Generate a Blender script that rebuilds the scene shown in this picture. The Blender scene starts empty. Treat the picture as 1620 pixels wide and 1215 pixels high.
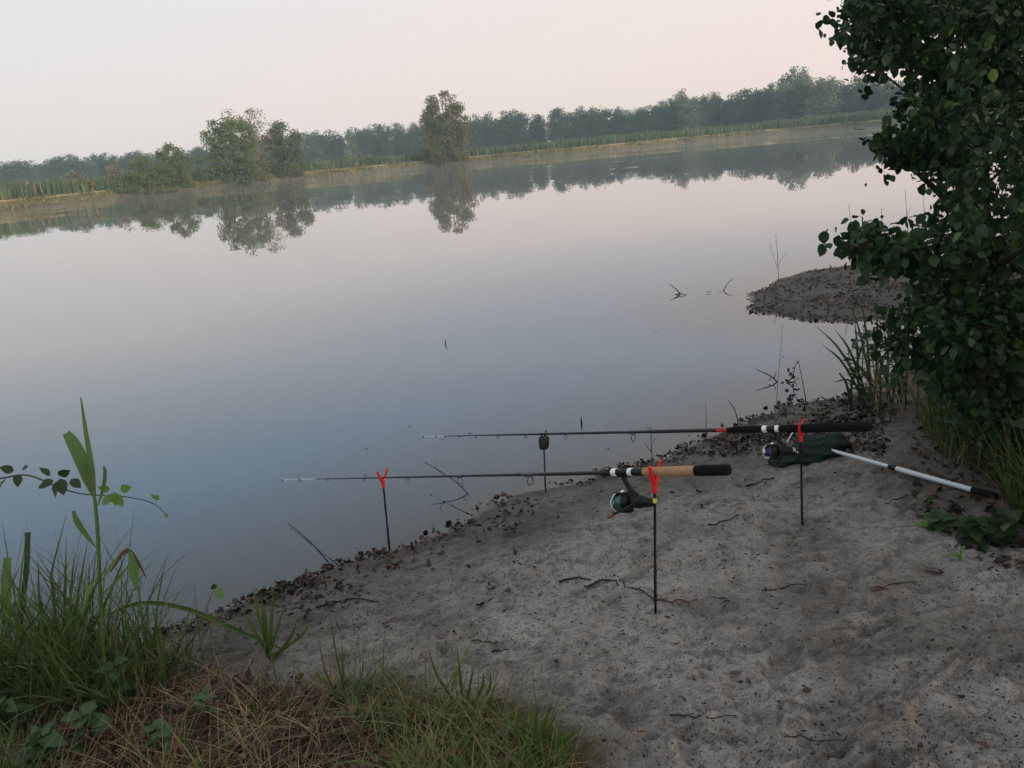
import bpy, math, random
import numpy as np
from mathutils import Vector, Matrix

rng = np.random.default_rng(7)
random.seed(7)
S = bpy.context.scene
COL = S.collection

# ------------------------------------------------------------------ camera
F_PX, W_PX, H_PX = 1260.0, 1620.0, 1215.0
CAM_Z = 1.65
PITCH = math.atan(367.5 / F_PX)
ROLL = math.radians(5.14)
r0 = np.array([1., 0, 0]); u0 = np.array([0, math.sin(PITCH), math.cos(PITCH)]); FWD = np.array([0, math.cos(PITCH), -math.sin(PITCH)])
RIGHT = math.cos(ROLL) * r0 - math.sin(ROLL) * u0
UP = math.cos(ROLL) * u0 + math.sin(ROLL) * r0
CAM = np.array([0., 0., CAM_Z])
cd = bpy.data.cameras.new('camera'); cam = bpy.data.objects.new('camera', cd); COL.objects.link(cam)
cd.sensor_width = 36; cd.lens = 36 * F_PX / W_PX; cd.clip_start = 0.05; cd.clip_end = 6000
cam.matrix_world = Matrix(((RIGHT[0], UP[0], -FWD[0], CAM[0]), (RIGHT[1], UP[1], -FWD[1], CAM[1]),
                           (RIGHT[2], UP[2], -FWD[2], CAM[2]), (0, 0, 0, 1)))
S.camera = cam

# ------------------------------------------------------------------ sky, sun, exposure
SUN_EL, SUN_AZ = math.radians(8.0), math.radians(142)     # azimuth clockwise from +Y (view direction)
w = bpy.data.worlds.new('World'); S.world = w; w.use_nodes = True
nt = w.node_tree; nt.nodes.clear()
wo = nt.nodes.new('ShaderNodeOutputWorld'); bg = nt.nodes.new('ShaderNodeBackground')
sky = nt.nodes.new('ShaderNodeTexSky'); sky.sky_type = 'NISHITA'; sky.sun_disc = False
sky.sun_elevation = SUN_EL; sky.sun_rotation = SUN_AZ; sky.altitude = 0; sky.air_density = 1.0; sky.dust_density = 4.0; sky.ozone_density = 1.6
# thin high overcast veil: a smooth pale layer, pinkish at the horizon and grey-blue overhead, mixed over the clear sky
tc = nt.nodes.new('ShaderNodeTexCoord'); sx = nt.nodes.new('ShaderNodeSeparateXYZ'); nt.links.new(tc.outputs['Generated'], sx.inputs[0])
rp = nt.nodes.new('ShaderNodeValToRGB'); nt.links.new(sx.outputs['Z'], rp.inputs[0])
rp.color_ramp.interpolation = 'B_SPLINE'
els = rp.color_ramp.elements
els[0].position = 0.0; els[0].color = (0.93, 0.755, 0.69, 1)
els[1].position = 1.0; els[1].color = (0.60, 0.65, 0.71, 1)
for p, c in ((0.13, (0.90, 0.80, 0.775, 1)), (0.30, (0.86, 0.85, 0.86, 1)), (0.55, (0.72, 0.76, 0.80, 1))):
    e = els.new(p); e.color = c
# the veil is a touch pinker to the right, greyer to the left (slow change round the whole sky)
hx = nt.nodes.new('ShaderNodeMath'); hx.operation = 'MULTIPLY_ADD'; hx.inputs[1].default_value = 0.5; hx.inputs[2].default_value = 0.5
nt.links.new(sx.outputs['X'], hx.inputs[0])
tn = nt.nodes.new('ShaderNodeMix'); tn.data_type = 'RGBA'
tn.inputs[6].default_value = (0.92, 1.06, 1.13, 1); tn.inputs[7].default_value = (1.27, 1.12, 1.02, 1)
nt.links.new(hx.outputs[0], tn.inputs[0])
mu = nt.nodes.new('ShaderNodeMix'); mu.data_type = 'RGBA'; mu.blend_type = 'MULTIPLY'; mu.inputs[0].default_value = 1
nt.links.new(rp.outputs[0], mu.inputs[6]); nt.links.new(tn.outputs[2], mu.inputs[7])
sc_ = nt.nodes.new('ShaderNodeMix'); sc_.data_type = 'RGBA'; sc_.blend_type = 'MULTIPLY'; sc_.inputs[0].default_value = 1
sc_.inputs[7].default_value = (10, 10, 10, 1); sc_.clamp_result = False
nt.links.new(mu.outputs[2], sc_.inputs[6])
mx = nt.nodes.new('ShaderNodeMix'); mx.data_type = 'RGBA'; mx.inputs[0].default_value = 0.88
nt.links.new(sky.outputs[0], mx.inputs[6]); nt.links.new(sc_.outputs[2], mx.inputs[7])
nt.links.new(mx.outputs[2], bg.inputs[0]); bg.inputs[1].default_value = 0.1
nt.links.new(bg.outputs[0], wo.inputs[0])
sl = bpy.data.lights.new('sun', 'SUN'); sl.energy = 5.0; sl.angle = math.radians(6); sl.color = (1, 0.80, 0.62)
so = bpy.data.objects.new('sun', sl); COL.objects.link(so)
sd_ = Vector((math.sin(SUN_AZ) * math.cos(SUN_EL), math.cos(SUN_AZ) * math.cos(SUN_EL), math.sin(SUN_EL)))
so.rotation_euler = sd_.to_track_quat('Z', 'Y').to_euler(); so.location = (-20, -30, 20)
S.view_settings.view_transform = 'Standard'; S.view_settings.look = 'None'; S.view_settings.gamma = 1
S.view_settings.exposure = 0.0; S.view_settings.use_curve_mapping = False
S.cycles.max_bounces = 8; S.cycles.transparent_max_bounces = 12; S.cycles.volume_bounces = 1
S.cycles.sample_clamp_indirect = 4; S.cycles.use_denoising = True

# ------------------------------------------------------------------ projection helpers
def ray(px, py):
    px = np.asarray(px, float); py = np.asarray(py, float)
    return FWD + RIGHT * ((px - W_PX / 2) / F_PX)[..., None] + UP * ((H_PX / 2 - py) / F_PX)[..., None]
def at_depth(px, py, d): return CAM + ray(px, py) * np.asarray(d, float)[..., None]
def on_z(px, py, z):
    D = ray(px, py); return CAM + D * ((np.asarray(z) - CAM_Z) / D[..., 2])[..., None]
def at_dist(px, py, dist):
    D = ray(px, py); h = np.hypot(D[..., 0], D[..., 1]); return CAM + D * (np.asarray(dist, float) / h)[..., None]
def project(p):
    q = np.asarray(p, float) - CAM; d = q @ FWD
    return W_PX / 2 + F_PX * (q @ RIGHT) / d, H_PX / 2 - F_PX * (q @ UP) / d
def above(base, px, py):
    """point of the pixel's ray nearest to the vertical through base"""
    D = ray(px, py); b = np.asarray(base) - CAM
    t = (D[0] * b[0] + D[1] * b[1]) / (D[0] ** 2 + D[1] ** 2); return CAM + D * t

# ------------------------------------------------------------------ noise, terrain
def _hash(xi, yi, s):
    h = (xi.astype(np.int64) * 374761393 + yi.astype(np.int64) * 668265263 + s * 974711) & 0xffffffff
    h = ((h ^ (h >> 13)) * 1274126177) & 0xffffffff
    h = h ^ (h >> 16)
    return h / 4294967295.0
def vn(x, y, s=0):
    x = np.asarray(x, float); y = np.asarray(y, float)
    xi = np.floor(x); yi = np.floor(y); fx = x - xi; fy = y - yi
    fx = fx * fx * (3 - 2 * fx); fy = fy * fy * (3 - 2 * fy)
    a = _hash(xi, yi, s); b = _hash(xi + 1, yi, s); c = _hash(xi, yi + 1, s); d = _hash(xi + 1, yi + 1, s)
    return (a * (1 - fx) + b * fx) * (1 - fy) + (c * (1 - fx) + d * fx) * fy
def fbm(x, y, s=0, o=3):
    r = 0; a = 0.5
    for k in range(o): r = r + a * (vn(x * 2 ** k, y * 2 ** k, s + k) - 0.5); a *= 0.5
    return r
def sstep(a, b, x):
    t = np.clip((np.asarray(x, float) - a) / (b - a), 0, 1); return t * t * (3 - 2 * t)

SHORE_PX = [(-900, 1240), (-200, 1110), (0, 1058), (120, 1032), (240, 1003), (300, 982), (380, 951), (440, 934), (530, 905), (620, 869),
            (700, 836), (780, 797), (870, 769), (960, 746), (1050, 724), (1110, 695), (1175, 668), (1240, 642), (1320, 630),
            (1370, 610), (1420, 592), (1490, 560), (1505, 535), (1470, 514), (1400, 510), (1300, 508), (1230, 502), (1188, 496),
            (1178, 483), (1192, 461), (1230, 441), (1280, 429), (1350, 417), (1450, 408), (1560, 402), (1800, 385)]
_sp = on_z([p[0] for p in SHORE_PX], [p[1] for p in SHORE_PX], 0.0)[:, :2]
LAND = np.vstack([_sp, [[60, 45], [200, 40], [200, -200], [-200, -200], [-200, -3.0], [-20, -1.0], [-5, 0.4]]])
def sdist(x, y):
    x = np.asarray(x, float); y = np.asarray(y, float)
    best = np.full(x.shape, 1e9); ins = np.zeros(x.shape, bool)
    n = len(LAND)
    for i in range(n):
        ax, ay = LAND[i]; bx, by = LAND[(i + 1) % n]
        ex, ey = bx - ax, by - ay; L = ex * ex + ey * ey + 1e-12
        t = np.clip(((x - ax) * ex + (y - ay) * ey) / L, 0, 1)
        d = (x - ax - t * ex) ** 2 + (y - ay - t * ey) ** 2
        best = np.minimum(best, d)
        c = ((ay > y) != (by > y)) & (x < ex * (y - ay) / (ey if abs(ey) > 1e-12 else 1e-12) + ax)
        ins ^= c
    s = np.sqrt(best); s = np.where(ins, s, -s)
    near = np.clip(1 - np.abs(s) / 1.5, 0, 1)
    return s + near * ((0.10 + .14 * sstep(4.8, 5.8, y)) * fbm(x * 2.2, y * 2.2, 3, 3) + 0.05 * (vn(x * 11, y * 11, 8) - .5))
# footprints and scuffs trodden into the bank
_d = []
for _ in range(330):
    px, py = rng.uniform(350, 1700), rng.uniform(700, 1330)
    q = on_z(px, py, 0.15); _d.append((q[0], q[1], rng.uniform(0, math.pi), rng.uniform(.03, .10), rng.uniform(.016, .040), rng.uniform(.006, .016)))
for _ in range(90):
    px, py = rng.uniform(350, 1700), rng.uniform(760, 1330)
    q = on_z(px, py, 0.15); _d.append((q[0], q[1], rng.normal(0.15, .45), rng.uniform(.08, .26), rng.uniform(.006, .014), rng.uniform(.007, .015)))
for _ in range(46):
    px, py = rng.uniform(450, 1650), rng.uniform(770, 1280)
    q = on_z(px, py, 0.15); _d.append((q[0], q[1], rng.uniform(0, math.pi), rng.uniform(.11, .14), rng.uniform(.042, .052), rng.uniform(.010, .018)))
DENTS = _d
SOIL_L = on_z([-50, 250, 480, 640, 800, 960, 960, -300], [960, 1040, 1060, 1085, 1120, 1215, 1500, 1500], 0.15)[:, :2]
def inpoly(x, y, P):
    ins = np.zeros(np.shape(x), bool); n = len(P)
    for i in range(n):
        ax, ay = P[i]; bx, by = P[(i + 1) % n]
        ins ^= ((ay > y) != (by > y)) & (x < (bx - ax) * (y - ay) / ((by - ay) or 1e-12) + ax)
    return ins
def polydist(x, y, P):
    best = np.full(np.shape(x), 1e9); n = len(P)
    for i in range(n):
        ax, ay = P[i]; bx, by = P[(i + 1) % n]; ex, ey = bx - ax, by - ay
        t = np.clip(((x - ax) * ex + (y - ay) * ey) / (ex * ex + ey * ey), 0, 1)
        best = np.minimum(best, (x - ax - t * ex) ** 2 + (y - ay - t * ey) ** 2)
    d = np.sqrt(best); return np.where(inpoly(x, y, P), d, -d)
SOIL_R = on_z([1465, 1440, 1490, 1560, 1640, 2600, 2600, 1560, 1420], [620, 720, 800, 830, 900, 1000, 500, 420, 560], 0.2)[:, :2]
def height(x, y, sd=None):
    x = np.asarray(x, float); y = np.asarray(y, float)
    s = sdist(x, y) if sd is None else sd
    sp = np.maximum(s, 0); sn = np.maximum(-s, 0)
    z = 0.13 * (1 - np.exp(-sp / 0.8)) + 0.035 * np.minimum(sp, 3) + 0.012 * np.minimum(sp, 12)
    z = z * (1 - .5 * sstep(5.0, 6.0, y) * (x < 5))
    z = z - np.minimum(0.16 * sn ** 0.92, 1.3)
    am = sstep(0.02, 0.5, s)
    z = z + am * (0.05 * fbm(x * 1.3, y * 1.3, 20, 3) + 0.024 * fbm(x * 7, y * 7, 30, 3) + 0.020 * fbm(x * 26, y * 30, 40, 2))
    z = z + sstep(-0.05, 0.1, s) * 0.012 * fbm(x * 14, y * 14, 50, 3)
    sl = sstep(-0.15, 0.35, polydist(x, y, SOIL_L)); z = z + 0.05 * sl
    sr = sstep(-0.2, 0.8, polydist(x, y, SOIL_R)); z = z + 0.10 * sr
    near = (x > -3) & (x < 4) & (y > 0) & (y < 6)
    if near.any():
        xn = x[near]; yn = y[near]; dz = np.zeros(xn.shape)
        for cx, cy, a, L, wd, dp in DENTS:
            m = (np.abs(xn - cx) < L * 1.8) & (np.abs(yn - cy) < L * 1.8)
            if not m.any(): continue
            u = (xn[m] - cx) * math.cos(a) + (yn[m] - cy) * math.sin(a); v = -(xn[m] - cx) * math.sin(a) + (yn[m] - cy) * math.cos(a)
            q = (u / L) ** 2 + (v / wd) ** 2
            dz[m] += -dp * np.exp(-q * q) + 0.45 * dp * np.exp(-(np.sqrt(q) - 1.45) ** 2 * 6)
        z = z.copy(); z[near] += dz * am[near]
    return z
def ground(px, py):
    """where the pixel's ray meets the near ground (vectorised)"""
    px = np.atleast_1d(np.asarray(px, float)); py = np.atleast_1d(np.asarray(py, float))
    z = np.full(px.shape, 0.12)
    for _ in range(7):
        p = on_z(px, py, z); z = 0.35 * z + 0.65 * np.maximum(height(p[:, 0], p[:, 1]), -0.4)
    return np.column_stack([p[:, :2], height(p[:, 0], p[:, 1])])
def g1(px, py): return ground(px, py)[0]

# ------------------------------------------------------------------ mesh helpers
ORG = {}
def mesh_np(name, V, F, smooth=False):
    me = bpy.data.meshes.new(name); V = np.asarray(V, np.float32); 
    groups = F if isinstance(F, list) else [F]
    groups = [np.asarray(g, np.int32) for g in groups if len(g)]
    idx = np.concatenate([g.ravel() for g in groups]); tot = np.concatenate([np.full(len(g), g.shape[1], np.int32) for g in groups])
    st = np.concatenate([[0], np.cumsum(tot)[:-1]]).astype(np.int32)
    me.vertices.add(len(V)); me.vertices.foreach_set('co', V.ravel())
    me.loops.add(len(idx)); me.loops.foreach_set('vertex_index', idx)
    me.polygons.add(len(tot)); me.polygons.foreach_set('loop_start', st); me.polygons.foreach_set('loop_total', tot)
    if smooth: me.polygons.foreach_set('use_smooth', np.ones(len(tot), bool))
    me.update(calc_edges=True); me.validate(); return me
def attr(me, name, val):
    a = me.attributes.new(name, 'FLOAT', 'POINT'); a.data.foreach_set('value', np.asarray(val, np.float32))
def tag(o, label=None, cat=None, group=None, kind=None):
    if label: o['label'] = label
    if cat: o['category'] = cat
    if group: o['group'] = group
    if kind: o['kind'] = kind
    return o
def link(name, me, mat=None, parent=None):
    o = bpy.data.objects.new(name, me); COL.objects.link(o)
    if mat and not me.materials: me.materials.append(mat)
    if parent: o.parent = parent
    return o
def thing(name, loc, label, cat, group=None):
    o = bpy.data.objects.new(name, None); COL.objects.link(o); o.location = loc; o.empty_display_size = .1
    ORG[o.name] = np.array(loc, float); return tag(o, label, cat, group)
class MB:
    def __init__(s): s.V = []; s.T = []; s.Q = []; s.n = 0
    def add(s, V, T=(), Q=()):
        V = np.asarray(V, float).reshape(-1, 3); s.V.append(V)
        if len(T): s.T.append(np.asarray(T) + s.n)
        if len(Q): s.Q.append(np.asarray(Q) + s.n)
        s.n += len(V); return s
    def tube(s, pts, rad, n=8, caps=True):
        pts = np.asarray(pts, float); m = len(pts); rad = np.broadcast_to(np.asarray(rad, float), (m,))
        tang = np.gradient(pts, axis=0); tang /= np.linalg.norm(tang, axis=1)[:, None] + 1e-12
        a = np.array([0, 0, 1.]) if abs(tang[0][2]) < .9 else np.array([1., 0, 0])
        ring = []; 
        x = np.cross(tang[0], a); x /= np.linalg.norm(x)
        for i in range(m):
            x = x - tang[i] * (x @ tang[i]); x /= np.linalg.norm(x) + 1e-12; y = np.cross(tang[i], x)
            th = np.arange(n) * 2 * math.pi / n
            ring.append(pts[i] + rad[i] * (np.cos(th)[:, None] * x + np.sin(th)[:, None] * y))
        V = np.vstack(ring); Q = []; T = []
        for i in range(m - 1):
            for k in range(n):
                k2 = (k + 1) % n; Q.append((i * n + k, i * n + k2, (i + 1) * n + k2, (i + 1) * n + k))
        if caps:
            V = np.vstack([V, pts[0], pts[-1]]); c0, c1 = m * n, m * n + 1
            for k in range(n):
                k2 = (k + 1) % n; T.append((c0, k2, k)); T.append((c1, (m - 1) * n + k, (m - 1) * n + k2))
        return s.add(V, T, Q)
    def lathe(s, o, ax, prof, n=16, up=None):
        """prof: (distance along ax, radius)"""
        o = np.asarray(o, float); ax = np.asarray(ax, float); ax = ax / np.linalg.norm(ax)
        a = np.array([0, 0, 1.]) if abs(ax[2]) < .9 else np.array([1., 0, 0])
        x = np.cross(ax, a); x /= np.linalg.norm(x); y = np.cross(ax, x); th = np.arange(n) * 2 * math.pi / n
        V = np.vstack([o + ax * d + r * (np.cos(th)[:, None] * x + np.sin(th)[:, None] * y) for d, r in prof]); Q = []
        for i in range(len(prof) - 1):
            for k in range(n): Q.append((i * n + k, i * n + (k + 1) % n, (i + 1) * n + (k + 1) % n, (i + 1) * n + k))
        m = len(prof); V = np.vstack([V, o + ax * prof[0][0], o + ax * prof[-1][0]])
        T = [(m * n, (k + 1) % n, k) for k in range(n)] + [(m * n + 1, (m - 1) * n + k, (m - 1) * n + (k + 1) % n) for k in range(n)]
        return s.add(V, T, Q)
    def box(s, c, ax, ay, az):
        c = np.asarray(c, float); V = [c + i * np.asarray(ax) + j * np.asarray(ay) + k * np.asarray(az) for i in (-1, 1) for j in (-1, 1) for k in (-1, 1)]
        return s.add(V, (), [(0, 1, 3, 2), (4, 6, 7, 5), (0, 4, 5, 1), (2, 3, 7, 6), (0, 2, 6, 4), (1, 5, 7, 3)])
    def blob(s, c, ax, ay, az, nu=10, nv=7, p=1.0):
        """superellipsoid-ish blob with axis vectors"""
        c = np.asarray(c, float); V = []
        f = lambda t: math.copysign(abs(t) ** p, t)
        for j in range(nv + 1):
            ph = -math.pi / 2 + math.pi * j / nv
            for i in range(nu):
                th = 2 * math.pi * i / nu
                V.append(c + f(math.cos(ph)) * f(math.cos(th)) * np.asarray(ax) + f(math.cos(ph)) * f(math.sin(th)) * np.asarray(ay) + f(math.sin(ph)) * np.asarray(az))
        Q = [(j * nu + i, j * nu + (i + 1) % nu, (j + 1) * nu + (i + 1) % nu, (j + 1) * nu + i) for j in range(nv) for i in range(nu)]
        return s.add(V, (), Q)
    def arrays(s, org=None):
        V = np.vstack(s.V)
        if org is not None: V = V - org
        return V, [np.vstack(s.T) if s.T else np.zeros((0, 3)), np.vstack(s.Q) if s.Q else np.zeros((0, 4))]
    def build(s, name, mat, parent=None, smooth=True):
        org = ORG[parent.name] if parent is not None else np.vstack(s.V).mean(0) * [1, 1, 0] + [0, 0, np.vstack(s.V)[:, 2].min()]
        V, F = s.arrays(org); me = mesh_np(name, V, F, smooth); o = link(name, me, mat, parent)
        if parent is None: o.location = org
        ORG[o.name] = org
        if smooth:
            try: me.set_sharp_from_angle(angle=math.radians(40))
            except Exception: pass
        return o
def copy_tree(o, parent=None):
    c = o.copy(); COL.objects.link(c); c.parent = parent
    for ch in o.children: copy_tree(ch, c)
    return c
def rotz(a): return np.array([[math.cos(a), -math.sin(a), 0], [math.sin(a), math.cos(a), 0], [0, 0, 1]])
def spline(pts, n):
    """Catmull-Rom through pts"""
    pts = np.asarray(pts, float); m = len(pts); P = np.vstack([2 * pts[0] - pts[1], pts, 2 * pts[-1] - pts[-2]]); out = []
    for u in np.linspace(0, m - 1 - 1e-6, n):
        i = int(u); t = u - i; a, b, c, d = P[i:i + 4]
        out.append(.5 * (2 * b + (c - a) * t + (2 * a - 5 * b + 4 * c - d) * t * t + (3 * b - a - 3 * c + d) * t ** 3))
    return np.array(out)
def norm(v): v = np.asarray(v, float); return v / (np.linalg.norm(v) + 1e-12)

# ------------------------------------------------------------------ materials
class NT:
    def __init__(s, name):
        s.m = bpy.data.materials.new(name); s.m.use_nodes = True; s.t = s.m.node_tree; s.t.nodes.clear()
        s.out = s.n('ShaderNodeOutputMaterial')
    def n(s, typ, **kw):
        x = s.t.nodes.new(typ)
        for k, v in kw.items(): setattr(x, k, v)
        return x
    def l(s, a, b): s.t.links.new(a, b)
    def mixc(s, f, a, b, blend='MIX'):
        x = s.n('ShaderNodeMix', data_type='RGBA', blend_type=blend)
        for sock, v in ((x.inputs[0], f), (x.inputs[6], a), (x.inputs[7], b)):
            if hasattr(v, 'is_linked'): s.l(v, sock)
            elif isinstance(v, (int, float)): sock.default_value = v
            else: sock.default_value = (*v, 1)
        return x.outputs[2]
    def math(s, op, a, b=0.0, c=0.0, clamp=False):
        x = s.n('ShaderNodeMath', operation=op, use_clamp=clamp)
        for sock, v in zip(x.inputs, (a, b, c)):
            if hasattr(v, 'is_linked'): s.l(v, sock)
            else: sock.default_value = v
        return x.outputs[0]
    def ramp(s, v, pts):
        x = s.n('ShaderNodeValToRGB'); s.l(v, x.inputs[0]); e = x.color_ramp.elements
        e[0].position, e[0].color = pts[0][0], (*pts[0][1], 1); e[1].position, e[1].color = pts[-1][0], (*pts[-1][1], 1)
        for p, c in pts[1:-1]: q = e.new(p); q.color = (*c, 1)
        return x.outputs[0]
    def noise(s, scale, detail=3, rough=.55, coord=None, dist=0):
        x = s.n('ShaderNodeTexNoise'); x.inputs['Scale'].default_value = scale; x.inputs['Detail'].default_value = detail
        x.inputs['Roughness'].default_value = rough; x.inputs['Distortion'].default_value = dist
        if coord is not None: s.l(coord, x.inputs['Vector'])
        return x.outputs['Fac']
    def pos(s): return s.n('ShaderNodeNewGeometry').outputs['Position']
    def obj(s): return s.n('ShaderNodeTexCoord').outputs['Object']
    def attr(s, name): return s.n('ShaderNodeAttribute', attribute_name=name).outputs['Fac']
    def bsdf(s, col, rough=.6, metal=0.0, spec=.5, normal=None):
        b = s.n('ShaderNodeBsdfPrincipled')
        if hasattr(col, 'is_linked'): s.l(col, b.inputs['Base Color'])
        else: b.inputs['Base Color'].default_value = (*col, 1)
        if hasattr(rough, 'is_linked'): s.l(rough, b.inputs['Roughness'])
        else: b.inputs['Roughness'].default_value = rough
        b.inputs['Metallic'].default_value = metal
        if hasattr(spec, 'is_linked'): s.l(spec, b.inputs['Specular IOR Level'])
        else: b.inputs['Specular IOR Level'].default_value = spec
        if normal is not None: s.l(normal, b.inputs['Normal'])
        return b.outputs[0]
    def bump(s, h, st, dist=.01, prev=None):
        b = s.n('ShaderNodeBump'); b.inputs['Strength'].default_value = st; b.inputs['Distance'].default_value = dist; s.l(h, b.inputs['Height'])
        if prev is not None: s.l(prev, b.inputs['Normal'])
        return b.outputs[0]
    def done(s, sh): s.l(sh, s.out.inputs['Surface']); return s.m

def leaf_mat(name, c1, c2, trans=.3, rough=.5, spec=.35, patch=None, pscale=1.0, c3=None):
    t = NT(name); r = t.n('ShaderNodeNewGeometry').outputs['Random Per Island']
    col = t.mixc(r, c1, c2)
    nz = t.noise(pscale, 2, .5, t.obj())
    if c3: col = t.mixc(t.math('MULTIPLY', t.math('GREATER_THAN', t.math('FRACT', t.math('MULTIPLY', r, 17.3)), patch or .9), 1.0), col, c3)
    v = t.math('MULTIPLY_ADD', nz, 1.1, .45)
    m = t.n('ShaderNodeVectorMath', operation='SCALE'); t.l(col, m.inputs[0]); t.l(v, m.inputs['Scale']); col = m.outputs[0]
    p = t.bsdf(col, rough, 0, spec)
    if trans:
        tr = t.n('ShaderNodeBsdfTranslucent'); t.l(col, tr.inputs[0]); mx = t.n('ShaderNodeMixShader'); mx.inputs[0].default_value = trans
        t.l(p, mx.inputs[1]); t.l(tr.outputs[0], mx.inputs[2]); p = mx.outputs[0]
    return t.done(p)
def plain(name, c, rough=.5, metal=0., spec=.5, var=.25, scale=60, bump=0.0):
    t = NT(name); nz = t.noise(scale, 3, .6, t.obj())
    col = t.mixc(nz, tuple(x * (1 - var) for x in c), tuple(min(1, x * (1 + var)) for x in c))
    return t.done(t.bsdf(col, rough, metal, spec, t.bump(nz, bump, .002) if bump else None))

M = {}
# sand: grey-beige, trodden, with wet edge (attribute 'wet'), organic soil (attribute 'soil')
t = NT('sand'); P_ = t.pos()
n1 = t.noise(2.2, 4, .6, P_); n2 = t.noise(26, 4, .65, P_); n3 = t.noise(130, 3, .6, P_); n4 = t.noise(420, 2, .6, P_)
c = t.mixc(t.ramp(n1, [(.3, (0, 0, 0)), (.7, (1, 1, 1))]), (.285, .26, .238), (.385, .355, .33))
c = t.mixc(t.ramp(n2, [(.37, (1, 1, 1)), (.50, (0, 0, 0))]), c, (.20, .176, .158))
mudn = t.ramp(t.noise(1.5, 5, .68, P_), [(.46, (0, 0, 0)), (.66, (1, 1, 1))])
c = t.mixc(t.math('MULTIPLY', mudn, .8), c, (.115, .098, .084))
streak = t.n('ShaderNodeMapping'); t.l(P_, streak.inputs[0]); streak.inputs['Scale'].default_value = (1, 2.6, 1); streak.inputs['Rotation'].default_value = (0, 0, .35)
c = t.mixc(t.ramp(t.noise(34, 5, .72, streak.outputs[0], .6), [(.30, (.85, .85, .85)), (.44, (0, 0, 0))]), c, (.085, .072, .062))
c = t.mixc(t.ramp(n3, [(.33, (1, 1, 1)), (.45, (0, 0, 0))]), c, (.105, .09, .08))
c = t.mixc(t.ramp(n4, [(.30, (1, 1, 1)), (.42, (0, 0, 0))]), c, (.12, .105, .095))
soilc = t.mixc(t.noise(40, 4, .7, P_), (.035, .026, .018), (.10, .065, .042))
c = t.mixc(t.attr('soil'), c, soilc)
wet = t.attr('wet')
c = t.mixc(wet, c, t.mixc(.74, c, (.012, .007, .003)))
rg = t.math('SUBTRACT', t.math('MULTIPLY_ADD', wet, -.22, .95), t.math('MULTIPLY', t.attr('film'), .58))
nb = t.bump(n2, .8, .018); nb = t.bump(n3, .8, .007, nb); nb = t.bump(n4, .6, .0025, nb)
M['sand'] = t.done(t.bsdf(c, rg, 0, t.math('MULTIPLY_ADD', t.attr('film'), .6, .18), nb))
# lake water: mirror film over turbid body, clear only in the shallows (attribute 'depth' in metres)
t = NT('lake_water'); P_ = t.pos()
sep = t.n('ShaderNodeSeparateXYZ'); t.l(P_, sep.inputs[0])
mp = t.n('ShaderNodeMapping'); t.l(P_, mp.inputs[0]); mp.inputs['Scale'].default_value = (.55, 1.6, 1)
mp2 = t.n('ShaderNodeMapping'); t.l(P_, mp2.inputs[0]); mp2.inputs['Scale'].default_value = (.02, .05, 1)
patch = t.ramp(t.noise(1.0, 2, .5, mp2.outputs[0]), [(.42, (0, 0, 0)), (.62, (1, 1, 1))])
far = t.math('MULTIPLY', t.math('DIVIDE', t.math('SUBTRACT', sep.outputs['Y'], 35.0), 60.0, 0, True), t.math('MULTIPLY_ADD', patch, .8, .2))
def wave(mapping, scale, amp):
    q = t.n('ShaderNodeTexNoise'); q.inputs['Scale'].default_value = scale; q.inputs['Detail'].default_value = 2; t.l(mapping.outputs[0], q.inputs['Vector'])
    v = t.n('ShaderNodeVectorMath', operation='SUBTRACT'); t.l(q.outputs['Color'], v.inputs[0]); v.inputs[1].default_value = (.5, .5, .5)
    m = t.n('ShaderNodeVectorMath', operation='MULTIPLY'); t.l(v.outputs[0], m.inputs[0]); m.inputs[1].default_value = (.5, 1, 0)
    k = t.n('ShaderNodeVectorMath', operation='SCALE'); t.l(m.outputs[0], k.inputs[0])
    if hasattr(amp, 'is_linked'): t.l(amp, k.inputs['Scale'])
    else: k.inputs['Scale'].default_value = amp
    return k.outputs[0]
mp3 = t.n('ShaderNodeMapping'); t.l(P_, mp3.inputs[0]); mp3.inputs['Scale'].default_value = (.045, .20, 1)
small = t.math('ADD', t.math('MULTIPLY_ADD', far, .045, .0040), t.math('MULTIPLY', t.attr('ripple'), .22))
nv = t.n('ShaderNodeVectorMath', operation='ADD'); t.l(wave(mp, 1.1, small), nv.inputs[0]); t.l(wave(mp3, 1.0, t.math('MULTIPLY', far, .15)), nv.inputs[1])
nv2 = t.n('ShaderNodeVectorMath', operation='ADD'); t.l(nv.outputs[0], nv2.inputs[0]); nv2.inputs[1].default_value = (0, 0, 1)
b = t.n('ShaderNodeVectorMath', operation='NORMALIZE'); t.l(nv2.outputs[0], b.inputs[0])
fr = t.n('ShaderNodeFresnel'); fr.inputs['IOR'].default_value = 1.62; t.l(b.outputs[0], fr.inputs['Normal'])
gl = t.n('ShaderNodeBsdfGlossy'); gl.inputs['Roughness'].default_value = .012; gl.inputs[0].default_value = (.97, .97, .97, 1); t.l(b.outputs[0], gl.inputs['Normal'])
murk_sheen = t.n('ShaderNodeBsdfDiffuse'); t.l(t.ramp(t.math('DIVIDE', t.attr('depth'), 1.3, 0, True), [(.20, (.010, .088, .168)), (.36, (.06, .125, .18)), (.72, (.25, .235, .235))]), murk_sheen.inputs[0])  # turbid tint; its paling offshore is painted-in brightness for the mid-lake sky sheen
clear = t.n('ShaderNodeBsdfTransparent'); clear.inputs[0].default_value = (.82, .88, .90, 1)
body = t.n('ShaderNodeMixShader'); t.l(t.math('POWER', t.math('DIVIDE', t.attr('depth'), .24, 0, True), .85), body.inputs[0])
t.l(clear.outputs[0], body.inputs[1]); t.l(murk_sheen.outputs[0], body.inputs[2])
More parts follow.
